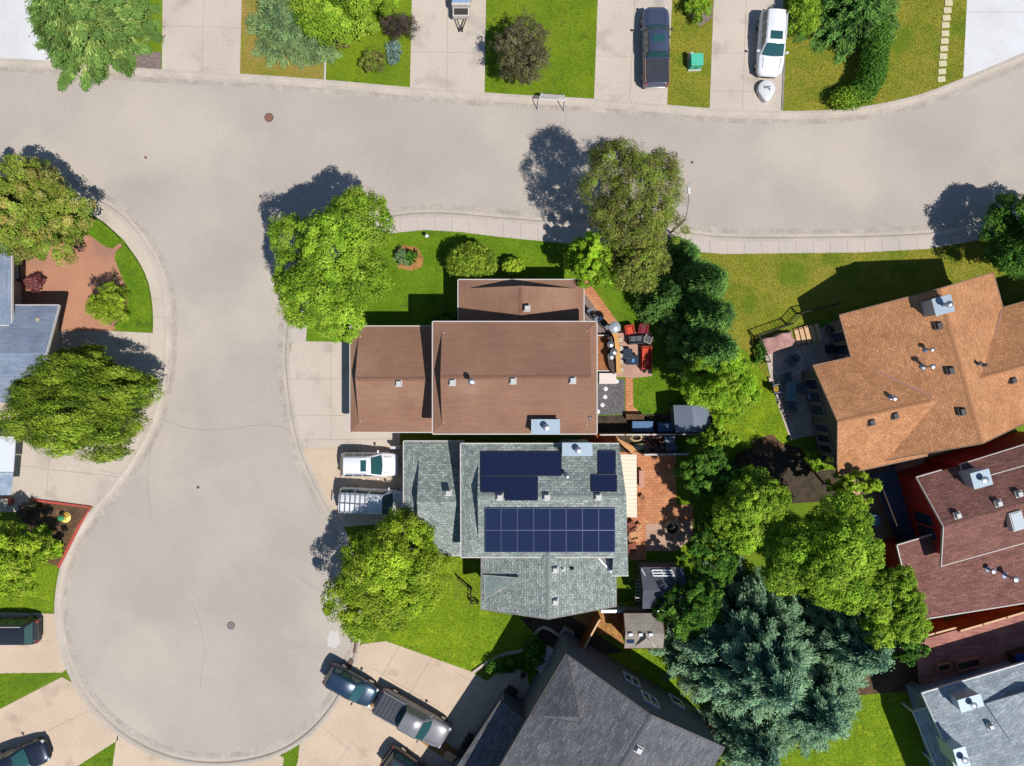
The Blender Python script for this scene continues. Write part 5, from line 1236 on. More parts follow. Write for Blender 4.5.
for x, y in ((200, 385), (235, 465), (205, 515)):
    p = G(*zz(x, y))
    if first is None:
        t = thing('steel_pot', 'round steel pot standing behind the bar counter', 'pot', (0, 0, 0), 0, 'steel pots behind the bar'); first = t
        MB().lathe([(.16, 0), (.22, .05), (.23, .32), (.25, .34)], n=16).build('body', M_steel, t, smooth=40); MB().lathe([(.235, 0), (.15, .05), (.03, .08)], (0, 0, .345), 16).build('lid', M_metal, t, smooth=40)
    else: t = copy_tree(first)
    t.location = (p.x, p.y, .885)
first = None
for i, (x, y) in enumerate(((312, 335), (318, 425), (315, 505), (318, 570), (322, 655))):
    p = G(*zz(x, y))
    if first is None:
        t = thing('bar_stool', 'tall bar stool with pale round seat in the row along the bar counter', 'bar stool', (0, 0, 0), 0, 'bar stools along the counter'); first = t
        MB().lathe([(.17, 0), (.19, .03), (.17, .07)], (0, 0, .74), 16).build('seat', plain('stool_seat', C(206, 196, 176), .6), t, smooth=40)
        for sx, sy in ((1, 1), (1, -1), (-1, 1), (-1, -1)): MB().bar((sx * .11, sy * .11, .73), (sx * .19, sy * .19, 0), .035, .035).build('leg', M_black, t)
        MB().lathe([(.165, 0), (.165, .025)], (0, 0, .28), 16).build('foot_ring', M_black, t)
    else: t = copy_tree(first)
    t.location = (p.x, p.y, .03)
t = thing('patio_heater', 'patio heater with round silver dome at the top end of the bar', 'patio heater', at(610.5, 329.5, .03))
MB().lathe([(.24, 0), (.24, .5), (.20, .55)], n=18).build('base', M_steel, t, smooth=40); MB().tube([(0, 0, .5), (0, 0, 1.9)], .04, 10).build('pole', M_steel, t); MB().lathe([(.12, 1.8), (.14, 2.05)], n=14).build('burner', M_black, t)
MB().lathe([(.43, 2.1), (.40, 2.14), (.2, 2.24), (.04, 2.28)], n=28).build('dome', plain('dome_silver', C(214, 226, 230), .3, .4), t, smooth=60)
def grill(px, py, rz, label):
    t = thing('barbecue_grill', label, 'grill', at(px, py, .012), rz)
    MB().box((0, 0, .45), (.55, .42, .75)).build('cart', M_black, t, bevel=.02)
    MB().lathe([(.30, 0), (.29, .1), (.2, .22), (.05, .27)], (0, 0, .86), 16, (1, .75)).build('hood', M_black, t, smooth=50)
    for s in (-1, 1): MB().box((s * .42, 0, .82), (.26, .36, .03)).build('side_shelf', M_steel, t)
    MB().bar((-.25, -.27, .95), (.25, -.27, .95), .03, .03).build('handle', M_steel, t)
grill(592, 316, rad(-50), 'black barbecue grill nearest the brown wing wall'); grill(602.5, 324, rad(-50), 'black barbecue grill nearest the silver heater dome')
t = thing('deck_box', 'long white box with lid against the brown house below the deck', 'storage box', at(606.5, 378.5, .03))
MB().box((0, 0, .3), (1.2, .75, .58)).build('body', M_offwhite, t, bevel=.03); MB().box((0, 0, .61), (1.26, .80, .06)).build('lid', plain('warm_white', C(244, 226, 216), .6), t, bevel=.02)
def seatset(name, label, cat, px, py, rz, w, dpt, frame, cush, arms=True, sh=.42, bh=.8, n=1, z=.03):
    t = thing(name, label, cat, at(px, py, z), rz)
    MB().box((0, 0, sh * .5), (w, dpt, sh * .55), 0).build('base', frame, t, bevel=.02)
    MB().box((-dpt * 0, -dpt * .42, bh * .55), (w, dpt * .16, bh * .7)).build('backrest', frame, t, bevel=.03)
    if arms:
        for s in (-1, 1): MB().box((s * (w / 2 - .06), 0, sh + .04), (.12, dpt * .96, .28)).build('armrest', frame, t, bevel=.03)
    for i in range(n):
        ww = (w - .28) / n; x = -(w - .28) / 2 + ww * (i + .5)
        MB().box((x, dpt * .06, sh + .02), (ww * .96, dpt * .72, .16)).build('cushion', cush, t, bevel=.04)
    for sx in (-1, 1):
        for sy in (-1, 1): MB().box((sx * (w / 2 - .07), sy * (dpt / 2 - .07), .06), (.06, .06, .12)).build('leg', M_black, t)
    return t
M_redc = plain('red_cushion', C(226, 84, 58), .85, famt=.1); M_redf = plain('red_wicker', C(190, 66, 48), .8, famt=.15); M_dred = plain('dark_red_cushion', C(140, 40, 60), .85); M_wick = plain('dark_wicker', (.03, .032, .036), .7, famt=.2); M_gcush = plain('grey_cushion', (.09, .10, .11), .85)
seatset('outdoor_sofa', 'red outdoor sofa along the right side of the pink patio', 'sofa', 645, 358, rad(90), 1.75, .78, M_redf, M_redc, n=2)
seatset('armchair', 'bright red armchair at the shaded top left of the patio', 'armchair', 628.5, 330, rad(190), .72, .70, M_redf, M_redc)
seatset('armchair', 'dark red armchair at the shaded top right of the patio', 'armchair', 642, 329.5, rad(170), .72, .70, M_dred, M_dred)
seatset('loveseat', 'black wicker loveseat between the red armchair and the dark table', 'loveseat', 635, 340, rad(4), 1.15, .65, M_wick, M_gcush, n=2)
seatset('armchair', 'grey armchair right of the black loveseat', 'armchair', 646.5, 339.5, rad(-25), .62, .62, M_greyfence, M_gcush)
def table(name, label, px, py, rz, w, d, h, top, leg, z=.03, cat='table', round_=False):
    t = thing(name, label, cat, at(px, py, z), rz)
    if round_: MB().lathe([(w / 2, 0), (w / 2, .04), (w / 2 - .02, .05)], (0, 0, h - .05), 24).build('tabletop', top, t, smooth=40)
    else: MB().box((0, 0, h - .025), (w, d, .05)).build('tabletop', top, t, bevel=.012)
    k = .36 if round_ else .46
    for sx in (-1, 1):
        for sy in (-1, 1): MB().box((sx * (w * k - .04), sy * (d * k - .04), (h - .05) / 2), (.06, .06, h - .05)).build('leg', leg, t)
    return t
table('coffee_table', 'large square dark coffee table in front of the red sofa', 631, 360, 0, .95, .75, .45, plain('dark_tabletop', (.02, .03, .05), .3), M_black); table('coffee_table', 'dark slab standing for the large coffee table shadow beside the bar stools', 626.5, 354, 0, .7, .75, .5, MATS['dark_tabletop'], M_black)  # second table is a dark slab standing in for the first one's shadow
t = thing('blue_bowl', 'small blue bowl on the large square coffee table', 'bowl', at(632, 361, .48)); MB().lathe([(.05, 0), (.12, .05), (.14, .09), (.12, .085), (.05, .03)], n=14).build('bowl', plain('blue_glaze', C(90, 150, 200), .3), t, smooth=50)
# boxes along the fence
def storage(name, label, px, py, w, d, h, m, lidm, cat='storage box', z=.02, rz=0):
    t = thing(name, label, cat, at(px, py, z), rz); MB().box((0, 0, h * .45), (w * .96, d * .96, h * .9)).build('body', m, t, bevel=.02); MB().box((0, 0, h * .95), (w, d, h * .1)).build('lid', lidm, t, bevel=.015)
    MB().bar((-.15, -d / 2 - .02, h * .85), (.15, -d / 2 - .02, h * .85), .03, .04).build('handle', M_black, t); return t
M_bb = plain('blue_box', C(84, 122, 164), .6); storage('storage_box', 'larger blue storage box in the shade of the long fence', 641, 426, 1.55, .8, .7, M_bb, M_bb); storage('storage_box', 'smaller blue storage box between the larger one and the metal shed', 663.5, 426.5, 1.1, .65, .7, M_bb, M_bb)
storage('planter_box', 'orange timber planter at the foot of the brick path', 634, 416.5, 1.35, .4, .45, M_wood, M_soil, 'planter', .03)
t = thing('garden_hose_reel', 'coiled pale hose and rings lying in the narrow side yard', 'hose', at(636, 437.5, .03))
for k in range(4): 
    r = .34 - .03 * k; MB().tube([(r * 1.4 * math.cos(a), r * .8 * math.sin(a), .03 + .05 * k) for a in [6.28318 * i / 24 for i in range(25)]], .03, 6, False).build('coil', plain('hose_tan', C(214, 190, 140), .6), t, smooth=60)
first = None
for i in range(4):
    if first is None:
        t = thing('lumber_plank', 'long tan plank leaning in the pile beside the cream patio cover', 'plank', (0, 0, 0), 0, 'planks stacked in the side yard'); first = t
        MB().box((0, 0, .04), (1.7, .22, .05)).build('board', plain('tan_plank', C(222, 166, 110), .8, famt=.15), t)
    else: t = copy_tree(first)
    t.location = at(623.5 + i * 1.2, 444 + (i % 2) * 1.6, .03 + .055 * i); t.rotation_euler = (0, 0, rad(-40 + i * 7))
t = thing('tarp_bundle', 'teal and yellow tarp bundle beside the planks', 'tarp', at(640, 446.5, .03)); rg = []
for i in range(9): 
    x = -.55 + 1.1 * i / 8; rr = .2 * math.sin(math.pi * (i + .6) / 9.2) + .03; rg.append([(x, rr * 1.2 * math.cos(a) + .03 * math.sin(5 * a + i), rr * (1 + math.sin(a)) * .8 + .02 * math.cos(4 * a + i)) for a in [6.28318 * k / 14 for k in range(14)]])
MB().loft(rg).build('tarp', mat('tarp_cloth', C(96, 170, 190), C(190, 200, 110), 2.5, 8, .2, .6, .3), t, smooth=60)
t = thing('firewood_pile', 'heap of reddish split firewood between the two side yard fences', 'firewood', at(653.5, 443, .02)); rng = random.Random(4)
for i in range(46):
    x, y = rng.uniform(-.75, .75), rng.uniform(-.55, .55); z = .06 + .42 * max(0, 1 - (x / .9) ** 2 - (y / .7) ** 2) * rng.random(); a = rng.uniform(0, 3.14)
    MB().bar((x - .16 * math.cos(a), y - .16 * math.sin(a), z), (x + .16 * math.cos(a), y + .16 * math.sin(a), z + rng.uniform(-.05, .05)), .11, .09).build('log', M_log if i % 3 else M_log2, t) if i else None
    if not i: M_log = plain('log_red', C(150, 112, 100), .9, famt=.25); M_log2 = plain('log_pale', C(186, 160, 150), .9, famt=.25); 
storage('storage_box', 'open blue grey crate beside the firewood heap', 668.5, 439.5, .75, .6, .45, plain('crate_blue', C(110, 140, 168), .7), plain('crate_lid', C(140, 160, 180), .7), 'crate'); storage('storage_box', 'low blue grey crate below the open one next to the firewood', 670.5, 447.5, .8, .5, .35, MATS['crate_blue'], plain('crate_lid2', C(120, 150, 170), .7), 'crate')
sheet('boardwalk', [(582, 434.6), (617.5, 434.6), (617.5, 443.5), (582, 442)], M_wood, .03)
# --- solar house patio
t = thing('fire_pit', 'round stone fire pit on the red paver patio', 'fire pit', at(671.5, 527.5, .03)); n_ = 14
for i in range(n_):
    a = 6.28318 * i / n_; MB().box((.52 * math.cos(a), .52 * math.sin(a), .17), (.2, .215, .34), a, taper=.94).build('stone', plain('pit_stone', C(206, 180, 150), .9, famt=.2), t, bevel=.02)
MB().lathe([(.43, 0), (.43, .08)], n=18).build('ash_bed', plain('ash', (.02, .02, .02), .95, famt=.4), t)
MB().bar((-.25, -.1, .12), (.22, .12, .14), .09, .09).bar((-.1, .25, .13), (.12, -.25, .18), .08, .08).build('log', M_bark, t)
def deckchair(label, px, py, rz, m, cat='chair', group=None, z=.03):
    t = thing('garden_chair', label, cat, at(px, py, z), rz, group)
    MB().box((0, .02, .40), (.52, .52, .05), 0).build('seat', m, t); MB().box((0, -.34, .72), (.52, .05, .62), 0, 0, rad(18)).build('backrest', m, t)
    for s in (-1, 1): MB().box((s * .29, 0, .60), (.09, .62, .04)).build('armrest', m, t)
    for sx in (-1, 1):
        for sy in (-1, 1): MB().box((sx * .28, sy * .25, .29), (.06, .06, .58)).build('leg', m, t)
    return t
M_tan = plain('tan_wood', C(214, 160, 116), .8, famt=.12); M_rw = plain('reddish_wood', C(150, 84, 66), .8, famt=.15)
deckchair('reddish wooden chair against the solar house wall nearest the patio cover', 630.5, 524.5, rad(-60), M_rw); deckchair('tan wooden chair in the middle against the solar house wall', 632.5, 534.5, rad(-75), M_tan); deckchair('reddish wooden chair against the solar house wall farthest from the patio cover', 631.5, 546, rad(-80), M_rw)
table('side_table', 'small pale side table between the wooden chairs by the wall', 636, 527.5, rad(35), .9, .22, .45, M_tan, M_rw)
t = thing('garden_bench', 'narrow pinkish bench beside the cream patio cover', 'bench', at(640.5, 478, .03), rad(90)); MB().box((0, 0, .43), (1.25, .38, .05)).build('seat', plain('pink_wood', C(214, 160, 136), .8), t)
for s in (-1, 1): MB().box((s * .5, 0, .2), (.08, .34, .40)).build('leg', M_rw, t)
t = thing('clay_pot', 'small plant pot on the pavers next to the patio cover', 'pot', at(641.5, 496.5, .03)); MB().lathe([(.11, 0), (.17, .28), (.19, .30), (.15, .29), (.14, .24)], n=14).build('pot', plain('clay', C(150, 110, 70), .8), t, smooth=40)
# --- between solar and charcoal house
t = thing('air_conditioner', 'grey air conditioning unit in the shade left of the orange fence', 'air conditioner', at(566, 632, .02), rad(-30))
MB().box((0, 0, .38), (.85, .85, .74)).build('case', plain('ac_grey', C(150, 150, 150), .5), t, bevel=.03); MB().lathe([(.34, 0), (.36, .03), (.30, .05), (.29, .01)], (0, 0, .755), 22).build('fan_guard', M_black, t, smooth=40)
bl = MB()
for k in range(4): bl.box((0, 0, .785), (.62, .035, .012), rad(45 * k))
bl.build('guard_bar', M_offwhite, t)
t = thing('white_bench', 'white garden bench in the shade against the charcoal house', 'bench', at(543.5, 656, .02), rad(58)); 
MB().box((0, .0, .42), (1.9, .42, .05)).build('seat', M_white, t); MB().box((0, -.24, .68), (1.9, .05, .5), 0, 0, rad(12)).build('backrest', M_white, t)
for s in (-1, 1): MB().box((s * .86, 0, .32), (.07, .45, .64)).build('side_frame', M_white, t)
M_pot = plain('dark_pot', (.03, .035, .045), .6)
def pot(label, px, py, r, h, z=.02):
    t = thing('plant_pot', label, 'plant pot', at(px, py, z)); MB().lathe([(r * .7, 0), (r, h), (r * 1.06, h + .02), (r * .85, h + .02), (r * .8, h - .06)], n=16).build('pot', M_pot, t, smooth=40); MB().lathe([(r * .82, 0), (r * .8, .02)], (0, 0, h - .06), 14).build('earth', M_darksoil, t)
pot('dark round plant pot at the end of the hedge bed on the shaded driveway', 511, 667, .26, .4); pot('dark round plant pot nearer the charcoal house wall', 523, 673.5, .2, .35)
storage('planter_box', 'square planter of dark purple plants by the charcoal house entry', 511, 690, .8, .6, .5, M_pot, M_darksoil, 'planter', rz=rad(-30))
def bin_(label, px, py, rz, m):
    t = thing('wheeled_bin', label, 'bin', at(px, py, .02), rz); MB().box((0, 0, .5), (.6, .62, .95), taper=1.1).build('body', m, t, bevel=.03); MB().box((0, .02, 1.0), (.68, .72, .07), 0, 0, rad(-3)).build('lid', m, t, bevel=.02)
    MB().bar((-.25, -.4, .95), (.25, -.4, .95), .04, .04).build('handle', m, t)
    for s in (-1, 1): cyl_y(MB(), (s * .0, 0, 0), .1, .06, 12).build('wheel', M_rubber, t).matrix_basis = Matrix.Translation((s * .26, -.32, .1)) @ Matrix.Rotation(rad(90), 4, 'Z')
bin_('black wheeled bin nearer the lit garage roof', 470, 737, rad(-30), M_black); bin_('dark green wheeled bin beside the black one in the shade', 464.5, 746, rad(-30), plain('bin_green', (.02, .05, .03), .5))
t = thing('cardboard_box', 'open cardboard box at the end of the mulch strip', 'box', at(449.5, 755.5, .04), rad(-32)); MB().box((0, 0, .15), (.8, .45, .3)).build('body', plain('cardboard', C(238, 196, 150), .85), t); MB().box((0, .33, .32), (.8, .22, .015), 0, 0, rad(15)).build('flap', MATS['cardboard'], t)
storage('cool_box', 'pale blue cool box beside the cardboard box', 459, 762, .6, .42, .4, plain('cool_blue', C(120, 190, 220), .5), plain('cool_lid', C(170, 214, 232), .5), 'cool box', .03, rad(-40))
# --- tan house terrace
zt = lambda x, y: (745 + x / 7.66, 305 + y / 7.66)
t = thing('covered_furniture', 'long pinkish grey draped cover over furniture at the terrace corner', 'furniture cover', at(*zt(240, 290), .03), rad(17)); rg = []
for i in range(15):
    x = -1.2 + 2.4 * i / 14; e_ = min(1, (i + .35) * .5, (14.35 - i) * .5); rr = []
    for k in range(16):
        a = math.pi * k / 15; y = -.62 * math.cos(a); z = .72 * min(1, 2.2 * math.sin(a)) * (.55 + .45 * e_) * (.85 + .15 * math.sin(3 * x + 1)) + .05 * math.sin(7 * x + 4 * a)
        rr.append((x + .05 * math.sin(a * 6), y * (1 + .08 * math.sin(5 * x)), max(0, z)))
    rg.append(rr)
MB().loft(rg).build('cover', mat('rose_canvas', C(206, 160, 150), C(180, 134, 126), 1.5, 8, .12, .9, .3), t, smooth=70)
t = thing('timber_steps', 'pale timber steps with dark gaps leading up to the shaded terrace', 'steps', at(*zt(470, 230), .02), rad(14))
for i in range(5): MB().box((-.72 + i * .36, 0, .10 + .075 * i), (.30, 1.35, .06)).build('tread', plain('tread_wood', C(232, 190, 144), .8, famt=.1), t)
for s in (-1, 1): MB().bar((-.85, s * .6, .06), (.85, s * .6, .36), .06, .16).build('stringer', M_barkd, t)
table('patio_table', 'long grey patio table in the middle of the shaded terrace', *zt(320, 660), rad(85), 1.5, .75, .74, plain('shade_table', C(120, 150, 160), .5), M_black); table('patio_table', 'round pale patio table close to the glazed tan house bays', *zt(505, 690), 0, 1.05, 1.05, .74, plain('pale_table', C(176, 190, 214), .5), M_black, round_=True)
for lb, x, y, a in (('dark terrace chair above the long grey table', 300, 560, 190), ('dark terrace chair left of the long grey table', 225, 640, -80), ('dark terrace chair right of the long grey table', 410, 640, 80), ('dark terrace chair below the long grey table', 330, 770, 10), ('dark terrace chair beside the draped cover', 340, 430, 140)):
    deckchair(lb, *zt(x, y), rad(a), plain('slate_chair', C(104, 116, 126), .7))
grill(*zt(640, 190), rad(15), 'black barbecue grill in the dark corner of the tan house terrace'); storage('storage_box', 'dark storage box beside the tan house wall on the terrace', *zt(655, 330), .9, .6, .6, M_wick, M_wick, rz=rad(15))
t = thing('stone_ledge', 'white rubble stone ledge along the sunny edge of the terrace', 'ledge', at(776, 397, .0)); rng = random.Random(9)
for i in range(34):
    f = rng.random(); c_ = Vector((-.55 + 1.5 * f + rng.uniform(-.16, .16), 1.6 - 3.3 * f + rng.uniform(-.05, .05), .1)); MB().box(c_, (rng.uniform(.16, .34), rng.uniform(.14, .28), rng.uniform(.14, .26)), rng.uniform(0, 3), rng.uniform(-.1, .1), rng.uniform(-.1, .1), .85).build('stone', M_ls[i % 3] if i else plain('ls0', C(226, 206, 190), .9, famt=.15), t, bevel=.02)
    if not i: M_ls = [MATS['ls0'], plain('ls1', C(206, 176, 170), .9, famt=.15), plain('ls2', C(190, 180, 172), .9, famt=.15)]
t = thing('flower_pot', 'pot of orange yellow flowers at the terrace edge', 'flower pot', at(772.5, 388.5, .03)); ofp = tuple(t.location); MB().lathe([(.18, 0), (.26, .32), (.28, .34), (.22, .33)], n=14).build('pot', M_rw, t, smooth=40)
rr_ = np.random.default_rng(5); nfl = 300; q_ = unit(rr_, nfl) * .3 * rr_.random((nfl, 1)) ** .4; q_[:, 2] = np.abs(q_[:, 2]) * .8 + .38; colr = np.where((rr_.random(nfl) < .6)[:, None], np.array([[.75, .38, .03]]), np.array([[.15, .25, .04]])) * rr_.uniform(.7, 1.2, (nfl, 1))
foliage('blossom', q_ + np.array(ofp), q_ + np.array([0, 0, .4]), unit(rr_, nfl), np.full(nfl, .11), np.full(nfl, .08), colr, M_leaf, t, ofp)
# --- east yards
td = thing('timber_deck', 'red brown raised timber deck between the orange fences and the blue grey roof', 'deck', at(975, 655)); otd = tuple(td.location)
tq = [W(915, 642, .9), W(1060, 600, .9), W(1060, 668, .9), W(922, 700, .9)]
MB().prism([(p.x, p.y) for p in tq], .80, .90).build('deck_floor', M_deckp, td, off=otd); c_ = sum(tq, Vector()) / 4
MB().prism([((c_ + (p - c_) * .985).x, (c_ + (p - c_) * .985).y) for p in tq], -.05, .79).build('skirting', M_barkd, td, off=otd)
t = thing('water_barrel', 'round blue grey water barrel beside the raised dark deck', 'barrel', at(868, 518, .02)); MB().lathe([(.42, 0), (.48, .3), (.48, .7), (.42, 1.0)], n=20).build('barrel', plain('barrel_blue', C(90, 130, 165), .5), t, smooth=40); MB().lathe([(.44, 0), (.40, .05), (.1, .07)], (0, 0, 1.005), 20).build('lid', plain('barrel_lid', C(120, 160, 190), .5), t, smooth=40)
for lb, px, py, w_, d_2 in (('long low raised garden frame on the purple deck', 958, 658, 1.7, .6), ('small raised garden frame left of the long one on the purple deck', 934, 661, .9, .5)):
    t = thing('raised_bed', lb, 'raised bed', at(px, py, .93), rad(14)); fr = MB()
    for s in (-1, 1): fr.box((0, s * d_2 / 2, .16), (w_, .07, .3)); fr.box((s * w_ / 2, 0, .16), (.07, d_2 - .08, .3))
    fr.build('frame', plain('frame_wood', C(186, 130, 110), .8, famt=.1), t); MB().box((0, 0, .1), (w_ - .1, d_2 - .1, .16)).build('earth', M_darksoil, t)
t = thing('shaded_roof_block', 'block with shaded roof blue painted on its top below the maroon roof fence', 'roof block', at(1013, 652, .93), rad(14)); MB().box((0, 0, .42), (2.1, 1.5, .8)).build('cabinet', M_barkd, t, bevel=.04); MB().box((0, 0, .88), (2.16, 1.56, .1)).build('cover', plain('shade_blue', C(40, 84, 170), .5), t, bevel=.03); MB().box((0, 0, .935), (.03, 1.5, .012)).build('seam', M_black, t)  # blue top is roof shade painted as colour on a stand-in block
t = thing('garden_ornament', 'yellow and green garden ornament shaped like a flower hat in the red edged bed', 'garden ornament', at(66, 517, .03)); MB().lathe([(.40, 0), (.42, .05), (.36, .10), (.22, .16), (.2, .5)], n=18).build('brim', plain('ornament_yellow', C(238, 226, 120), .6, famt=.2), t, smooth=40); MB().lathe([(.22, 0), (.2, .12), (.08, .2)], (-.02, .02, .5), 16).build('crown_top', plain('ornament_green', C(60, 160, 96), .6), t, smooth=50)
for a in range(5): MB().lathe([(.09, 0), (.08, .06), (.02, .09)], (.28 * math.cos(.4 + a * .5), .28 * math.sin(.4 + a * .5), .13), 10).build('petal', plain('ornament_orange', C(238, 176, 60), .6), t, smooth=50)
storage('gas_meter_box', 'small white utility cabinet beside the garage of the brown house', 397, 446.5, .7, .18, .9, M_white, M_white, 'utility box')
# ================================================================ PLANTS
B = broadleaf
# broad street trees
B('maple_tree', 'large bright green tree overhanging the street corner with forked shadow', 334, 270, 68, 72, 6.4, 3.9, 'green', 52000, .17, 11, nl=7, openness=.05, lob=(.3, .44))
B('round_tree', 'round yellow green tree at the head of the driveway over the silver minivan', 390, 579, 57, 60, 3.5, 2.6, 'bright', 46000, .16, 12, nl=9)
B('weeping_conifer', 'very wide yellow green tree with sweeping sprays beside the slate house', 80, 404, 68, 56, 3.2, 2.3, 'weep', 56000, .27, 13, nl=10, openness=.1, align=(1, -.25, -.1), aspect=.30, sig=.2)
B('crab_apple_tree', 'olive bronze twiggy tree leaning over the street by the lamp', 637, 200, 54, 54, 6.8, 3.3, 'olive', 34000, .16, 14, nl=9, spike=.28, aspect=.38, bark=M_barkd)
B('lime_tree', 'small vivid lime green tree at the corner of the brown north wing', 594, 262, 28, 30, 3.2, 2.2, 'lime', 13000, .16, 15, nl=8)
B('purple_tree', 'lower olive tree hugging the taller olive tree on its house side', 636, 256, 34, 34, 4.4, 2.4, 'olive', 13000, .15, 16, nl=7, spike=.2, head=.22, per_=36)
B('flowering_crab_tree', 'round bronze green small tree alone on the north lawn', 521, 54, 29, 29, 2.4, 1.7, 'crab', 15000, .15, 17, nl=9, spike=.35, aspect=.42, bark=M_barkd)
B('mountain_ash_tree', 'mixed yellow orange and green tree at the left edge above the terracotta path', 28, 210, 56, 50, 3.6, 2.4, 'autumn', 36000, .18, 18, nl=13, openness=.06)
B('young_tree', 'light green open tree above the dark SUV on the left edge', 12, 556, 36, 40, 3.0, 2.2, 'bright', 20000, .17, 19, nl=9, openness=.2)
B('ash_tree', 'bright green tree standing left of two in the east back yard', 748, 508, 42, 41, 5.0, 2.6, 'green', 30000, .18, 20, nl=7)
B('ash_tree', 'biggest bright green tree in the middle of the east back yard', 816, 557, 62, 57, 6.2, 3.4, 'green', 50000, .18, 21, nl=8)
B('ash_tree', 'small bright green tree reaching up to the tan house corner', 850, 492, 22, 22, 4.0, 1.8, 'bright', 5500, .2, 22, nl=6)
B('elm_tree', 'yellow green tree beside the maroon lower roof above the fence', 887, 602, 34, 38, 5.0, 2.6, 'green', 22000, .17, 23, nl=9)
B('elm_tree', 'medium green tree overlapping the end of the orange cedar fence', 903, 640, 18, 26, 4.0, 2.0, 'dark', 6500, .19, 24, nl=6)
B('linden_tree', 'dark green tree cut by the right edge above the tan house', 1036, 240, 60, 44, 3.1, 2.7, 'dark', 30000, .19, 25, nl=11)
B('aspen_tree', 'pale yellow green tree between the cedars and the tan house lawn', 722, 383, 36, 38, 4.2, 2.4, 'lime', 22000, .15, 26, nl=9, openness=.15)
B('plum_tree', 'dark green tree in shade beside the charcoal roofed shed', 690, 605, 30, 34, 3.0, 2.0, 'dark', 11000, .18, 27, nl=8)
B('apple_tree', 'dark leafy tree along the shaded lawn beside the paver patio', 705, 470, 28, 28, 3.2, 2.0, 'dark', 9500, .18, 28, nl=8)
B('apple_tree', 'bright bush at the back corner behind the metal shed', 716, 440, 20, 17, 2.4, 1.4, 'green', 5500, .17, 29, nl=6)
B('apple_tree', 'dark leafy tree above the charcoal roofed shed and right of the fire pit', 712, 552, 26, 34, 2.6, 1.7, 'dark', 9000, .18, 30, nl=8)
# shrubs
def S_(label, px, py, rx, ry, h, pal, n, seed, leaf=.12, name='shrub', cat='shrub', **k):
    k.setdefault('nl', 6); k.setdefault('head', max(.07, rx / 13.3 * .17)); k.setdefault('per_', 28)
    return B(name, label, px, py, rx, ry, h * .52, h * .5, pal, n, leaf, seed, cat, twigs=True, **k)
S_('tall bright green bushes at the top edge between two north lawns', 340, 8, 46, 30, 3.0, 'green', 15000, 40, .17, nl=9, sig=.25)
S_('small lime bush at the top edge beside the trailer driveway', 386, 3, 14, 14, 1.6, 'lime', 2600, 41)
S_('dark purple spiky shrub at the edge of the trailer driveway', 399, 27, 18, 12, 1.4, 'purple', 3200, 42, spike=.25, aspect=.4)
S_('round olive shrub on the lawn next to the blue juniper', 375, 61, 13, 12, 1.1, 'olive', 3200, 43)
S_('pale blue creeping juniper beside the round olive shrub', 394, 54, 7, 14, .5, 'blue', 2600, 44, .11, spike=.1, aspect=.3)
S_('green bush in the wood chip bed at the top edge', 697, 5, 13, 16, 1.5, 'green', 3600, 45)
S_('bright green bush right of the white SUV', 802, 18, 19, 20, 2.4, 'green', 7000, 46, .15, nl=6, sig=.18)
S_('purple shrub beside the round bush on the terracotta path', 107, 286, 14, 11, 1.0, 'purple', 2200, 47, spike=.22, aspect=.4)
S_('round yellow green bush beside the raised west lawn', 111, 306, 19, 19, 1.8, 'bright', 7500, 48, .15, nl=7, aspect=.4)
S_('small red leaved shrub next to the slate roof', 36, 284, 9, 9, 1.2, 'red', 1900, 49, spike=.12)
S_('wide smooth dome of yellow green clipped shrub north of the brown house', 471, 263, 25, 19, 2.9, 'weep', 13000, 50, .14, dome=True, aspect=.5, head=.16, per_=26)
S_('small pale green dome shrub right of the wide clipped dome', 513.5, 266.5, 11, 8, 1.5, 'bright', 3600, 51, .12, dome=True, head=.1)
S_('blue green shrub on the left of the mulch ring in the front lawn', 402, 257, 7, 8, .9, 'sage', 1700, 52, .12, spike=.1)
S_('dark green shrub on the right of the mulch ring in the front lawn', 411, 257, 6, 7, .9, 'dark', 1500, 53, .11, spike=.1)
S_('light green bush inside the red edged bed below the ornament', 57, 548, 7, 11, .9, 'lime', 2000, 54)
S_('dark green shrub in the red edged bed beside the open light green tree', 44, 533, 10, 9, 1.2, 'green', 2200, 55)
S_('purple shrub at the upper left corner of the red edged bed', 27, 511, 9, 10, 1.1, 'purple', 1900, 56, spike=.2, aspect=.4)
S_('low dark hedge plants in the shade along the curved stone border', 506, 664, 22, 7, .9, 'dark', 3600, 57)
S_('dark shrubs between the curved stone border and the white bench', 534, 652, 11, 16, 1.1, 'dark', 3600, 58)
S_('small plants beside the ladder between the sheds', 628, 606, 10, 5, .6, 'green', 1500, 59)
S_('red twig shrub at the right corner of the charcoal house roof', 704, 737, 16, 18, 1.2, 'red', 2800, 60, spike=.3, aspect=.3)
S_('small bush by the terrace posts below the tan house glazing', 813, 457, 8, 8, .8, 'green', 1800, 61)
S_('dark bush on the soil bed below the light soil patch', 748, 468, 18, 14, 1.3, 'purple', 3200, 62, spike=.3)
S_('green shrub beside the grey stepping path in the east yard', 737, 478, 13, 17, 1.3, 'dark', 3400, 63)
S_('golden tinted shrub below the big spruce at the bottom edge', 738, 752, 24, 22, 1.4, 'bright', 6500, 64, .15, nl=6)
S_('small green plants under the glazed bays of the tan house', 818, 466, 10, 6, .5, 'lime', 1400, 65)
S_('dark clipped shrubs under the brown house front eave', 448, 318, 14, 4, .7, 'dark', 1800, 66)
S_('bright grass clump between the paver patio and the east tree', 708, 528, 11, 22, .6, 'lime', 3600, 67, .16, aspect=.3)
S_('dark plants around the shaded terrace fence of the tan house', 760, 352, 6, 14, .8, 'dark', 1800, 68)
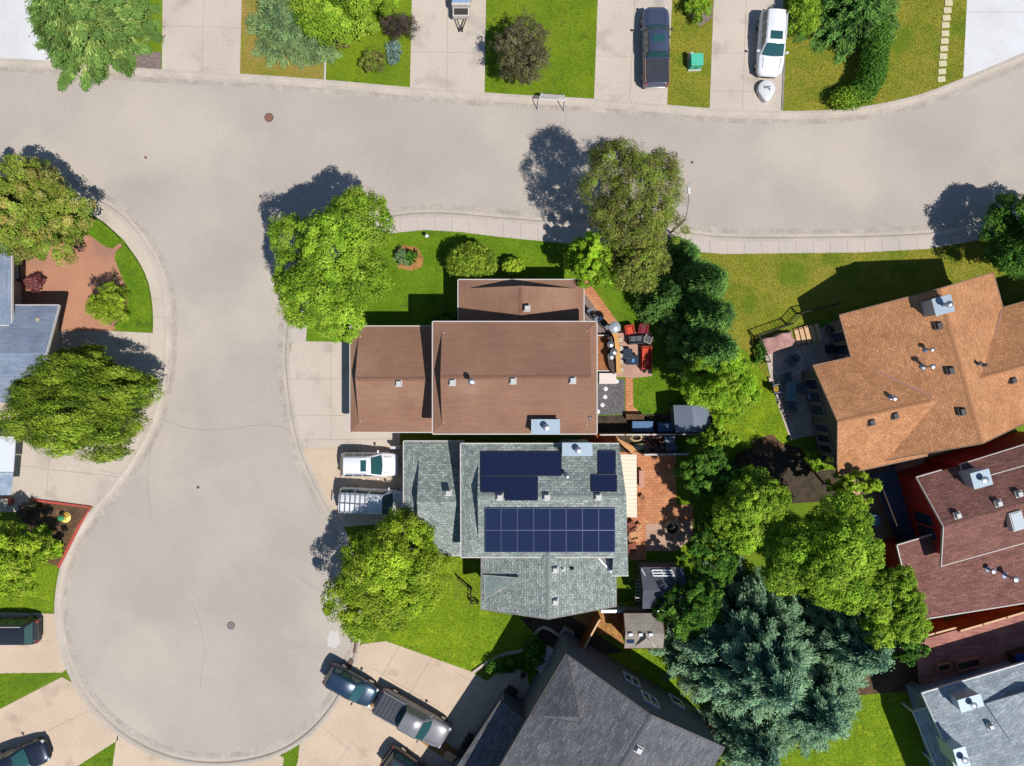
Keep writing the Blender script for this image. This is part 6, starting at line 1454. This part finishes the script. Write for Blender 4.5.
# hedge: L shaped, clipped
rng = np.random.default_rng(70); t = thing('hedge', 'dark L shaped hedge with a bright rounded end on the corner lawn', 'hedge', at(868, 68)); oh = tuple(t.location)
pth = [W(877, 28, 1.2), W(876, 45, 1.2), W(875, 62, 1.2), W(872, 78, 1.2), W(864, 91, 1.2), W(852, 98, 1.0), W(843, 98, .9)]
nH = 15000; seg = rng.integers(0, 6, nH); f = rng.random((nH, 1)); Pa = np.array([list(p) for p in pth]); c = Pa[seg] * (1 - f) + Pa[seg + 1] * f; d = unit(rng, nH); d[:, 2] = np.abs(d[:, 2]) * 1.0 - .25
q_ = c + d * np.array([1.0, .8, 1.05]) * rng.uniform(.8, 1.08, (nH, 1)) + rng.normal(size=(nH, 3)) * .06; q_[:, 2] = np.maximum(q_[:, 2], .08)
pc = np.array(PAL['dark']) * 1.15; pb = np.array(PAL['green']); endm = np.clip((seg + f[:, 0] - 4.2) / 1.5, 0, 1); cc_ = pc[rng.integers(0, 4, nH)] * (1 - endm[:, None]) + pb[rng.integers(0, 4, nH)] * endm[:, None]; cc_ *= rng.uniform(.65, 1.3, (nH, 1))
N_ = d + rng.normal(size=(nH, 3)) * .5; N_[:, 2] += .4; foliage('crown', q_, N_, unit(rng, nH), np.full(nH, .15), np.full(nH, .09), cc_, M_leaf, t, oh)
mb = MB()
for p in pth: mb.tube([(p.x, p.y, 0), (p.x + .05, p.y, .9)], .03, 6)
mb.build('stem', M_barkd, t, off=oh)
# conifers
conifer('spruce_tree', 'light green spruce at the top left corner over the pale driveway', 36, -26, 6.5, 4.9, 'pale', 80, levels=22, tuft=.30)
conifer('juniper', 'sage green spreading juniper at the top edge beside the dry lawn', 277, 10, 2.6, 3.0, 'sage', 81, levels=10, lean=.1, tuft=.28)
conifer('juniper', 'small low juniper lobe reaching onto the dry lawn', 311, 36, 1.5, 1.5, 'sage', 82, levels=8, lean=.1, tuft=.22)
conifer('spruce_tree', 'dark green conifer at the top edge above the corner lawn', 880, -25, 4.5, 4.0, 'cedar', 83, levels=16)
conifer('blue_spruce', 'largest blue spruce in the middle of the bottom right yard', 788, 700, 9.5, 6.3, 'spruce', 84, levels=28, dens=1.3)
conifer('blue_spruce', 'paler blue spruce along the lime lawn right of the largest spruce', 836, 730, 6.5, 5.2, 'spruce', 85, levels=19, dens=1.2, tuft=.24)
conifer('blue_spruce', 'blue spruce in shade between the largest spruce and the orange fence', 886, 664, 7.0, 4.2, 'spruce', 86, levels=18, dens=1.1)
conifer('blue_spruce', 'blue spruce cut by the bottom edge below the largest spruce', 772, 768, 6.0, 3.6, 'spruce', 87, levels=16, dens=1.1)
conifer('blue_spruce', 'small dark spruce beside the beige roofed shed', 710, 656, 5.0, 2.2, 'spruce', 88, levels=14)
for i, (lb, px, py, h, r) in enumerate((('topmost dark cedar under the olive tree near the sidewalk', 690, 251, 4.0, 1.7), ('dark cedar second from the sidewalk along the dry east lawn', 722, 274, 9.0, 2.4), ('dark cedar in the middle of the row along the dry east lawn', 729, 311, 9.5, 2.5), ('lowest dark cedar of the row above the pale yellow green tree', 734, 347, 9.0, 2.4), ('short dark cedar in the shade between the purple tree and the patio', 676, 292, 6.0, 2.0))):
    conifer('cedar_tree', lb, px, py, h, r, 'cedar', 90 + i, levels=14, dens=1.3, tuft=.22, lean=.3)

# ================================================================ GRASS
rng = np.random.default_rng(3)
def inside(poly, x, y):
    c = np.zeros(len(x), bool); n = len(poly)
    for i in range(n):
        (x1, y1), (x2, y2) = poly[i], poly[i - 1]
        if y1 == y2: continue
        c ^= ((y1 > y) != (y2 > y)) & (x < (x2 - x1) * (y - y1) / (y2 - y1) + x1)
    return c
tones = {0: [(.16, .195, .011), (.195, .22, .016), (.225, .235, .024)], 3: [(.105, .175, .008), (.14, .20, .010), (.175, .215, .015)], 1: [(.17, .19, .014), (.205, .205, .022), (.14, .18, .010)], 2: [(.24, .19, .06), (.20, .18, .04), (.28, .22, .09)]}
GP = []; GC = []
for poly, tone in LAWN:
    xs = np.array([p[0] for p in poly]); ys = np.array([p[1] for p in poly])
    x0, x1, y0, y1 = max(xs.min(), -39.5), min(xs.max(), 39.5), max(ys.min(), -29.8), min(ys.max(), 29.8)
    if x1 <= x0 or y1 <= y0: continue
    n = int((x1 - x0) * (y1 - y0) * 170); x = rng.uniform(x0, x1, n); y = rng.uniform(y0, y1, n); k = inside(poly, x, y)
    for hp in HARD:
        k &= ~inside(hp, x, y)
    x, y = x[k] + rng.normal(size=k.sum()) * .05, y[k] + rng.normal(size=k.sum()) * .05; raised = tone == 1.3; z = np.full(len(x), .33 if raised else .035)
    GP.append(np.stack([x, y, z], 1)); pc = np.array(tones[int(tone)]); pn = np.sin(x * 1.3 + np.sin(y * .9)) * np.sin(y * 1.1 + 2) * .15 + np.sin(x * .47 + 1.3 * np.sin(y * .31)) * np.sin(y * .53 + 1) * .16 + np.sin(x * 3.1 + y * 1.7) * np.sin(y * 2.9 - x) * .08
    dry = np.clip((np.sin(x * .8 + 2 * np.sin(y * .45)) * np.sin(y * .7 + 1.5 * np.sin(x * .5)) + np.sin(x * 2.3 - y * 1.9) * .35 - .12) * 1.2, 0, 1)[:, None] * (.42 + .22 * (int(tone) == 1))
    pcs_ = pc[rng.integers(0, 3, len(x))] * (1 - dry) + np.array([[.25, .215, .05]]) * dry
    GC.append(pcs_ * (1 + pn + rng.normal(size=len(x)) * .18)[:, None].clip(.5, 1.6))
GP = np.concatenate(GP); GC = np.concatenate(GC); n = len(GP)
N_ = rng.normal(size=(n, 3)) * .55; N_[:, 2] += .8
foliage('grass', GP, N_, unit(rng, n), rng.uniform(.04, .11, n), rng.uniform(.02, .045, n), GC, M_leaf, None, kind='stuff')
print('grass', n)
# ================================================================ LIGHT, SKY, CAMERA
w = bpy.data.worlds.new('World'); sc.world = w; w.use_nodes = True
nt = w.node_tree; nt.nodes.clear()
sky = nt.nodes.new('ShaderNodeTexSky'); sky.sky_type = 'NISHITA'; sky.sun_disc = False
sd = Vector((.45, -.47, 1.0)).normalized()
sky.sun_elevation = math.asin(sd.z); sky.sun_rotation = math.atan2(sd.x, sd.y)
sky.altitude = 1000; sky.air_density = 1.15; sky.dust_density = .15; sky.ozone_density = 3.5
bg = nt.nodes.new('ShaderNodeBackground'); bg.inputs[1].default_value = .088
wo = nt.nodes.new('ShaderNodeOutputWorld'); nt.links.new(sky.outputs[0], bg.inputs[0]); nt.links.new(bg.outputs[0], wo.inputs[0])
sl = bpy.data.lights.new('sun', 'SUN'); sl.energy = 5.0; sl.angle = rad(.53); sl.color = (1.0, .962, .91)
so = bpy.data.objects.new('sun', sl); col.objects.link(so); so.rotation_euler = sd.to_track_quat('Z', 'Y').to_euler(); so.location = (20, -20, 45)
cam = bpy.data.cameras.new('camera'); co = bpy.data.objects.new('camera', cam); col.objects.link(co)
co.location = (0, 0, H); co.rotation_euler = (0, 0, 0); cam.sensor_width = 36; cam.lens = F / 1024 * 36; cam.clip_end = 2000; cam.clip_start = .5
sc.camera = co
sc.view_settings.view_transform = 'Standard'; sc.view_settings.look = 'None'; sc.view_settings.exposure = 0; sc.view_settings.gamma = 1
